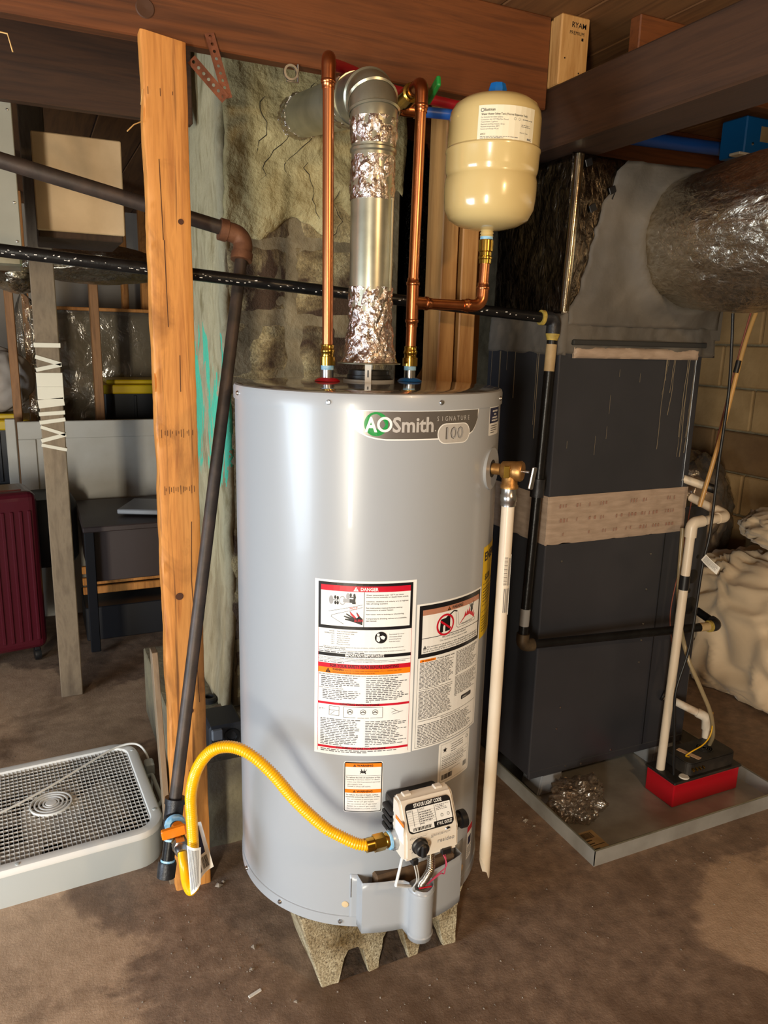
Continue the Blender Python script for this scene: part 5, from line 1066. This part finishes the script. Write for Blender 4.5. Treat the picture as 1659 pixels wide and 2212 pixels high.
tag(tube('yellow_wire', spline([(1.845, 1.51, .285), (1.845, 1.505, .22), (1.82, 1.505, .185), (1.775, 1.51, .165), (1.765, 1.52, .148), (1.785, 1.525, .137)], 12), .0022, M['wire_y'], None, 8), 'thin yellow wire looping onto the pump cover', 'wire')
tag(tube('thermostat_wire', spline([(1.842, 1.685, .93), (1.825, 1.686, .72), (1.81, 1.688, .55), (1.84, 1.686, .42), (1.87, 1.688, .36), (1.85, 1.688, .30)], 12), .0016, M['wire_r'], None, 6), 'thin brownish red wire down the furnace side', 'wire')
# blue pipe, box and yellow cable behind the girder
tag(tube('blue_water_main', [(1.6, 2.10, 2.04), (2.6, 2.10, 2.07)], .022, M['pexb'], None, 18), 'thick blue pipe running behind the girder at upper right', 'pipe')
bx = thing('blue_electrical_box', 'blue plastic electrical box hanging at the upper right corner', 'box', (2.17, 1.93, 1.99)); box('box_shell', 2.10, 2.24, 1.88, 1.98, 1.985, 2.10, mat('blue_box_plastic', '0d5f9e', .4), bx, .004); box('box_label', 2.165, 2.21, 1.879, 1.8805, 2.03, 2.075, M['tanlabel'], bx, 0); box('box_bracket', 2.06, 2.13, 1.86, 1.90, 1.978, 1.986, M['pvc'], bx, .001); lathe('box_nail', [(0, .003), (.004, .002), (.005, 0)], (2.135, 1.88, 2.02), M['zinc'], bx, axis=(0, -1, 0), seg=10)
tag(tube('yellow_cable', spline([(1.70, 2.1, 1.94), (1.83, 2.0, 1.93), (1.95, 1.9, 1.885)], 8), .005, M['wire_y'], None, 8), 'yellow electrical cable above the plenum', 'cable')

# ------------------------------------------------------------------ bedding pile and bag by the right wall
def blob(name, c, r, amp, fs, m, parent=None, sub=5, seed=0, zmin=.003, fold=(1, 1, 1), e=1.0):
    bm = bmesh.new(); bmesh.ops.create_icosphere(bm, subdivisions=sub, radius=1)
    for v in bm.verts:
        n = v.co.copy(); n = V([math.copysign(abs(x) ** e, x) for x in n])
        q = V((v.co.x * fold[0], v.co.y * fold[1], v.co.z * fold[2])) * fs + V((seed, seed * .7, 0)); q += V((NZ.noise(q * .6), NZ.noise(q * .6 + V((5, 0, 0))), NZ.noise(q * .6 + V((0, 5, 0))))) * .9
        rid = 1 - abs(NZ.noise(q)) * 2; d = 1 + amp * (.6 * rid + .6 * NZ.fractal(q * .5, .9, 2, 3))
        p = V(c) + V((n.x * r[0], n.y * r[1], n.z * r[2])) * d; p.z = max(p.z, zmin + .0005 * NZ.noise(p * 20)); v.co = p
    return bmobj(name, bm, m, parent, True)
tag(blob('comforter', (2.72, 1.93, .25), (.26, .40, .30), .22, 3.4, M['bedding'], None, 6, 3, fold=(1.5, 1.5, .5), e=.72), 'rumpled beige comforter heaped on the floor by the right wall', 'bedding')
tag(blob('pillow', (2.66, 1.86, .70), (.20, .24, .08), .2, 3.0, M['bedding'], None, 5, 9, fold=(1, 1.5, 1)), 'crumpled beige pillow on top of the comforter', 'pillow')
pb = thing('bedding_bag', 'clear plastic bag stuffed with beige bedding behind the furnace', 'bag', (2.78, 2.62, .36))
blob('bag_contents', (2.80, 2.60, .56), (.17, .17, .22), .14, 2.6, M['bag_fill'], pb, 5, 13, .365); blob('bag_film', (2.80, 2.60, .60), (.20, .20, .29), .2, 3.4, M['clear_film'], pb, 5, 17, .362)
tag(box('storage_crate', 2.58, 3.02, 2.40, 2.98, 0, .355, M['dress_d'], bev=.01), 'dark crate under the bedding bag in the corner', 'crate')
# things glimpsed between the studs and the furnace
ct = tag(box('cardboard_box', 1.20, 1.42, 2.62, 2.95, .95, 1.41, mat('cardboard', '8a6a44', .8, 0, '7a5c3a', 4), bev=.004), 'tan cardboard carton behind the heater, left of the pine studs', 'box')
tag(box('shelf_stand', 1.1, 1.6, 2.6, 3.0, 0, .95, M['oldwood'], bev=.006), 'dark wooden stand holding the carton behind the heater', 'stand')
stud(1.565, 1.603, 2.6, 2.69, 0, ZC, M['post'], 'reddish stud glimpsed between the pine studs and the furnace', None)
stud(-.088, -.05, 4.0, 4.09, 0, ZC, M['farstud'], 'bare wall stud at the far left edge beyond the grey plank', 'bare studs of the far partition')
stud(.302, .345, 4.3, 4.39, 0, ZC, M['farstud'], 'bare wall stud in front of the wrapped mattress', 'bare studs of the far partition')
stud(.56, .60, 5.2, 5.28, 0, ZC, M['post'], 'distant orange stud left of two near the post', 'distant orange studs'); stud(.68, .72, 5.2, 5.28, 0, ZC, M['post'], 'distant orange stud right of two near the post', 'distant orange studs'); stud(-.02, .02, 5.2, 5.28, 0, ZC, M['post'], 'distant orange stud behind the grey plank', 'distant orange studs')
dk = thing('wrapped_return_duct', 'black shiny wrapped duct behind the cold water pipe', 'duct', (1.17, 2.35, 1.3)); blob('black_wrap', (1.165, 2.42, 1.62), (.10, .20, .40), .10, 3.0, M['black_foil'], dk, 5, 21, 1.2)

# ------------------------------------------------------------------ left background
sc = thing('suitcase', 'maroon ribbed hard-shell suitcase standing at the left edge', 'suitcase', (-.17, 3.4, .05))
sr = Matrix.Rotation(rad(10), 3, 'Z')
obox('shell', (-.20, 3.42, .405), (.34, .25, .68), sr, M['suit'], sc, .035, 4)
for k in range(9):
    c = V((-.20, 3.42, .39)) + sr @ V((-.13 + k * .033, -.127, 0)); obox('rib', c, (.014, .008, .56), sr, M['suit'], sc, .003)
obox('top_trim', V((-.20, 3.42, .746)), (.24, .14, .006), sr, M['suit_top'], sc, .002)
for sx in (-1, 1):
    c = V((-.20, 3.42, .03)) + sr @ V((sx * .13, -.08, 0)); lathe('wheel', [(0, -.012), (.026, -.012), (.028, 0), (.026, .012), (0, .012)], c, M['blk'], sc, axis=sr @ V((1, 0, 0)), seg=20); obox('wheel_fork', c + V((0, 0, .03)), (.02, .03, .03), sr, M['blk'], sc, .003)
ds = thing('dresser', 'dark brown low dresser behind the grey plank', 'dresser', (.45, 3.55, 0))
box('top', .15, 1.1, 3.28, 3.85, .565, .59, M['dresser'], ds, .004); box('body', .17, 1.08, 3.34, 3.82, .33, .565, M['dresser'], ds, .004); box('side_panel', .155, .195, 3.31, 3.34, .02, .565, M['dress_d'], ds, .003); box('plinth', .15, 1.08, 3.50, 3.82, .0, .16, M['dress_d'], ds, .004)
for k, z in enumerate((.19, .235, .29)): box('slat', .15, 1.08, 3.60, 3.62, z, z + .036, M['post'], ds, .003)
tag(obox('picture_frame', (.47, 3.50, .612), (.26, .24, .022), Matrix.Rotation(rad(-24), 3, 'Z'), mat('grey_laptop', '7d7f84', .4), bev=.004), 'flat grey boxed item lying on the dark dresser', 'box')
tr_ = tag(lathe('stool', [(.14, 0), (.15, .02), (.15, .27), (.13, .31), (.0, .32)], (-.0, 3.74, .34), M['dress_d'], seg=40), 'dark rounded stool behind the suitcase', 'stool'); 
tubes('leg', [([(.0 + .10 * cos(a), 3.74 + .10 * sin(a), .34), (.0 + .11 * cos(a), 3.74 + .11 * sin(a), 0)], .014) for a in (.6, 2.2, 3.7, 5.3)], M['dress_d'], tr_, 10)
hb = thing('panelled_door', 'white panelled cabinet door leaning on its side behind the dresser', 'door', (.3, 3.95, .5))
box('door_slab', -.075, 1.05, 3.90, 3.925, 0, .968, M['panel_w'], hb, .003); box('edge_board', -.125, -.082, 3.885, 3.93, 0, .982, M['panel_w'], hb, .003)
for b in ((-.075, 1.05, .885, .968), (-.075, 1.05, .47, .55), (-.075, .0, .55, .885)): box('door_frame_strip', b[0], b[1], 3.892, 3.902, b[2], b[3], M['panel_w'], hb, .003)
t1 = thing('storage_tote', 'black storage tote with yellow lid, right of the far stud', 'tote', (.62, 4.7, .5))
def tote(t, x0, x1, y0, y1, z0, z1):
    box('tub', x0 + .03, x1 - .03, y0 + .03, y1 - .03, z0, z1 - .04, M['tote'], t, .012, 2); box('lid', x0, x1, y0, y1, z1 - .05, z1, M['tote_y'], t, .008, 2); box('lid_ridge', x0 + .05, x1 - .05, y0 + .05, y1 - .05, z1, z1 + .025, M['tote_y'], t, .006)
    for k in range(5): box('tub_rib', x0 + .07 + k * (x1 - x0 - .14) / 4, x0 + .085 + k * (x1 - x0 - .14) / 4, y0 + .022, y0 + .03, z0 + .02, z1 - .06, M['tote'], t, .002)
tote(t1, .33, .95, 4.48, 4.86, .73, 1.10)
tag(box('storage_stand', .35, .95, 4.5, 4.86, 0, .72, M['tote'], bev=.006), 'black bin under the yellow-lidded tote', 'bin')
t2 = thing('storage_tote', 'black storage tote with yellow lid at the left edge under the white bag', 'tote', (-.3, 4.3, .6)); tote(t2, -.5, -.02, 4.15, 4.5, .62, .95); t3 = thing('storage_tote', 'lower black storage tote with yellow lid at the left edge', 'tote', (-.3, 4.3, .2)); tote(t3, -.5, -.02, 4.15, 4.5, .2, .57)
tag(box('pallet_riser', -.5, -.02, 4.15, 4.5, 0, .19, M['oldwood'], bev=.005), 'wooden riser under the stacked totes at left', 'riser')
tag(blob('white_cloth_bag', (-.25, 4.32, 1.13), (.25, .17, .18), .12, 2.5, mat('white_cloth', 'b0a69c', .8), None, 5, 31, .98), 'white cloth bag lying on the stacked totes at left', 'bag')
mt = thing('wrapped_mattress', 'grey mattress wrapped in clear film standing behind the far studs', 'mattress', (.45, 4.98, 0)); box('mattress_core', .02, 1.1, 4.95, 5.15, 0, 1.5, M['mattress'], mt, .03, 3); rough_slab('film', (.01, 4.935, .005), (1.1, 0, 0), (0, 0, 1.5), 50, 60, .004, .012, 7, M['clear_film'], mt, 6); box('edge_strip', .02, 1.1, 4.94, 5.16, 1.505, 1.525, M['post'], mt, .003)
tag(blob('film_roll', (-.0, 4.55, 1.08), (.07, .06, .45), .15, 2.6, M['clear_film'], None, 5, 35, .3, e=.8), 'crumpled clear film hanging beside the grey plank', 'film')
# overhead items at left
gd = thing('grey_sheet_duct', 'grey sheet-metal duct hanging at the upper left edge', 'duct', (-.2, 2.42, 1.57)); box('duct_side', -.55, .003, 2.40, 2.60, 1.585, ZC - .03, M['grey_sheet'], gd, .002); box('duct_base', -.55, .0, 2.395, 2.61, 1.555, 1.583, M['galv'], gd, .006)
for z in (1.62, 1.72, 1.8, 1.95): lathe('rivet', [(0, .002), (.003, .0015), (.004, 0)], (-.008, 2.40, z), M['zinc'], gd, axis=(0, -1, 0), seg=8)
bd_ = thing('beige_box_duct', 'beige sheet-metal box end catching the light at upper left', 'duct', (.18, 2.75, 1.68)); box('end_panel', .048, .298, 2.60, 2.62, 1.678, 1.951, M['beige_sheet'], bd_, .003); box('box_body', .052, .294, 2.62, 2.95, 1.66, 1.945, M['oldwood'], bd_, .003)
fd = thing('wrapped_flex_duct', 'foil-wrapped insulation sagging under the ceiling at left', 'duct', (.25, 3.6, 1.62)); blob('foil_wrap', (.26, 3.55, 1.66), (.30, .22, .075), .16, 2.4, M['duct_foil'], fd, 5, 41, 1.5); blob('foil_end', (-.03, 3.7, 1.60), (.09, .2, .06), .2, 2.6, M['duct_foil'], fd, 4, 43, 1.5)
tubes_ = tag(tube('straw_splinter', [(-.05, 1.74, 1.93), (.005, 1.735, 1.925), (.012, 1.735, 1.895)], .0014, MATS['splinter_straw'], None, 6), 'bent yellow straw hanging under the joist at upper left', 'straw')

# ------------------------------------------------------------------ box fan lying on the floor
FA = rad(3.2); FO = V((.245, 1.835, 0)); FR = Matrix.Rotation(FA, 4, 'Z'); FW, FH_ = .53, .50
fan = thing('box_fan', 'white box fan lying face up on the floor beside the post', 'fan', (-.02, 2.08, 0))
def fp(x, y, z): return V((.245, 1.838, 0)) + (Matrix.Rotation(FA, 3, 'Z') @ V((x - FW, y, z)))
def rr_out(ins, r, n=7):
    o = []
    for cx, cy, a0 in ((FW - r, FH_ - r, 0), (r, FH_ - r, 90), (r, r, 180), (FW - r, r, 270)):
        for k in range(n): a = rad(a0 + 90 * k / (n - 1)); o.append((cx + (r - ins) * cos(a), cy + (r - ins) * sin(a)))
    return o
def ring_loft(name, rings, m, parent, smooth=True):
    VS, FS = [], []; n = len(rings[0][0])
    for o, z in rings: VS += [fp(x, y, z) for x, y in o]
    for j in range(len(rings) - 1):
        for k in range(n): a = j * n + k; b = j * n + (k + 1) % n; FS.append((a, b, b + n, a + n))
    return mobj(name, VS, FS, m, parent, smooth, ang=40)
rO = .075
ring_loft('housing', [(rr_out(.03, rO), .0), (rr_out(.004, rO), .0), (rr_out(.002, rO), .012), (rr_out(.0, rO), .09), (rr_out(.006, rO), .09)], M['fan_side'], fan)
ring_loft('rim', [(rr_out(-.001, rO), .088), (rr_out(-.002, rO), .096), (rr_out(.003, rO), .104), (rr_out(.012, rO), .106), (rr_out(.028, rO), .104), (rr_out(.031, rO), .098), (rr_out(.031, rO), .085)], M['fan'], fan)
VS, FS = [], []; b = rr_out(.02, rO); VS = [fp(x, y, .004) for x, y in b]; FS = [tuple(range(len(b)))]; mobj('shade_plate', VS, FS, M['fan_shade'], fan)  # near-black sheet stands in for the shade inside the fan
# grille: slats both ways inside the rounded opening
def inside(x, y):
    dx = max(0, abs(x - FW / 2) - (FW / 2 - rO)); dy = max(0, abs(y - FH_ / 2) - (FH_ / 2 - rO)); return dx * dx + dy * dy < (rO - .03) ** 2 and .03 < x < FW - .03 and .03 < y < FH_ - .03
bm = bmesh.new()
def span(fix, horiz):
    ts = [i * .002 for i in range(int((FW if horiz else FH_) / .002))]; ins = [t for t in ts if inside(*((t, fix) if horiz else (fix, t)))]; return (ins[0], ins[-1]) if ins else None
rz = Matrix.Rotation(FA, 3, 'Z')
for i in range(1, 48):
    x = FW * i / 48; s = span(x, False)
    if s: add_box(bm, fp(x, (s[0] + s[1]) / 2, .097), (.0011, s[1] - s[0] + .004, .004), rz)
for j in range(1, 28):
    y = FH_ * j / 28; s = span(y, True)
    if s: add_box(bm, fp((s[0] + s[1]) / 2, y, .096), (s[1] - s[0] + .004, (.0012 if j % 2 else .0022), .005), rz)
bmobj('grille', bm, M['fan'], fan)
hubc = fp(FW / 2, FH_ / 2, 0)
for k in range(4): lathe('hub_ring', [(.018 + k * .011, .0955), (.018 + k * .011, .104), (.0215 + k * .011, .104), (.0215 + k * .011, .0955)], hubc, M['fan'], fan, seg=40)
lathe('hub_cap', [(0, .105), (.014, .1045), (.016, .1)], hubc, M['fan'], fan, seg=28); lathe('motor_disc', [(0, .090), (.072, .089), (.078, .08), (.08, .03)], hubc, M['fan'], fan, seg=40)
for k in range(5):
    VS, FS = [], []; a0 = 2 * pi * k / 5 + .3
    for i in range(9):
        r = .07 + .14 * i / 8
        for j in range(9): a = a0 + (j / 8 - .5) * (.95 - .15 * abs(i - 5) / 4); VS.append(hubc + V((r * cos(a), r * sin(a), .045 + .035 * (j / 8 - .5))))
    for i in range(8):
        for j in range(8): a = i * 9 + j; FS.append((a, a + 1, a + 10, a + 9))
    bl2 = mobj('blade', VS, FS, M['fan_blade'], fan, True); bl2.modifiers.new('s', 'SOLIDIFY').thickness = .002
tube('handle', fillet([fp(FW - .002, .16, .06), fp(FW + .022, .17, .075), fp(FW + .022, .32, .075), fp(FW - .002, .33, .06)], .012, 5), .006, M['fan_side'], fan, 10)
for x, y in ((.17, -.001), (FW - .015, .08), (FW - .015, .42)): lathe('rim_screw', [(0, .004), (.005, .003), (.006, 0)], fp(x, y + .014, .104), M['fan_side'], fan, seg=10)
box('switch_block', .235, .262, 2.19, 2.23, .05, .09, M['fan_side'], fan, .004)
tube('power_cord', spline([fp(-.02, .20, .112), fp(.12, .24, .111), fp(.25, .31, .111), fp(.38, .40, .112), fp(.47, .455, .114), fp(.53, .455, .112), fp(.555, .42, .09), fp(.558, .36, .05), fp(.55, .33, .01)], 14), .0035, M['fan'], fan, 10)

# ------------------------------------------------------------------ debris on the floor
R = random.Random(99); VS, FS = [], []
def pebble(c, r, VS, FS):
    b = len(VS); P = [(1, 0, 0), (-.9, .2, 0), (0, 1, .1), (.1, -.9, 0), (.1, 0, .9), (0, 0, -.5)]
    for x, y, z in P: VS.append(V(c) + V((x * r * R.uniform(.6, 1.3), y * r * R.uniform(.6, 1.3), (z + .5) * r * R.uniform(.5, .9))))
    for f in ((0, 2, 4), (2, 1, 4), (1, 3, 4), (3, 0, 4), (2, 0, 5), (1, 2, 5), (3, 1, 5), (0, 3, 5)): FS.append(tuple(b + i for i in f))
spots = [(.40, 1.55, .25, .1, 90), (.30, 1.35, .22, .14, 120), (1.0, 1.15, .5, .2, 110), (.5, 1.1, .4, .12, 140), (1.6, 1.25, .4, .08, 70), (1.22, 1.6, .06, .12, 30), (.0, 2.6, .5, .4, 40)]
for cx, cy, sx, sy, n in spots:
    for i in range(n):
        gx_, gy_ = R.gauss(cx, sx * .6), R.gauss(cy, sy * .7)
        if (gx_ > 1.28 and gy_ > 1.36) or (gx_ > .29 and gy_ > 1.84) or (.42 < gx_ < .85 and 1.27 < gy_ < 1.73): continue
        pebble((gx_, gy_, 0), R.choice((.0008, .0012, .0018, .003)), VS, FS)
for (x, y, r) in ((.345, 1.69, .010), (.36, 1.70, .007), (.29, 1.70, .006), (.375, 1.46, .008), (.355, 1.40, .007), (.42, 1.28, .006), (1.24, 1.61, .009), (1.25, 1.58, .006)): pebble((x, y, 0), r, VS, FS)
tag(mobj('floor_grit', VS, FS, mat('pale_grit', '94887a', .9, 0, '6b6054', 90)), 'scattered pale grit and plaster crumbs on the concrete floor', 'debris', kind='stuff')
tag(obox('white_chip', (.345, 1.335, .002), (.03, .006, .003), Matrix.Rotation(.3, 3, 'Z'), M['wht_plastic'], bev=0), 'small white plastic chip on the floor left of the heater', 'chip')
tag(tube('bead_string', spline([(.27, 1.09, .002), (.285, 1.075, .002), (.30, 1.06, .002), (.31, 1.03, .002), (.30, 1.01, .002)], 8), .0014, M['wht_plastic'], None, 6), 'short white bead string on the floor near the bottom edge', 'string')
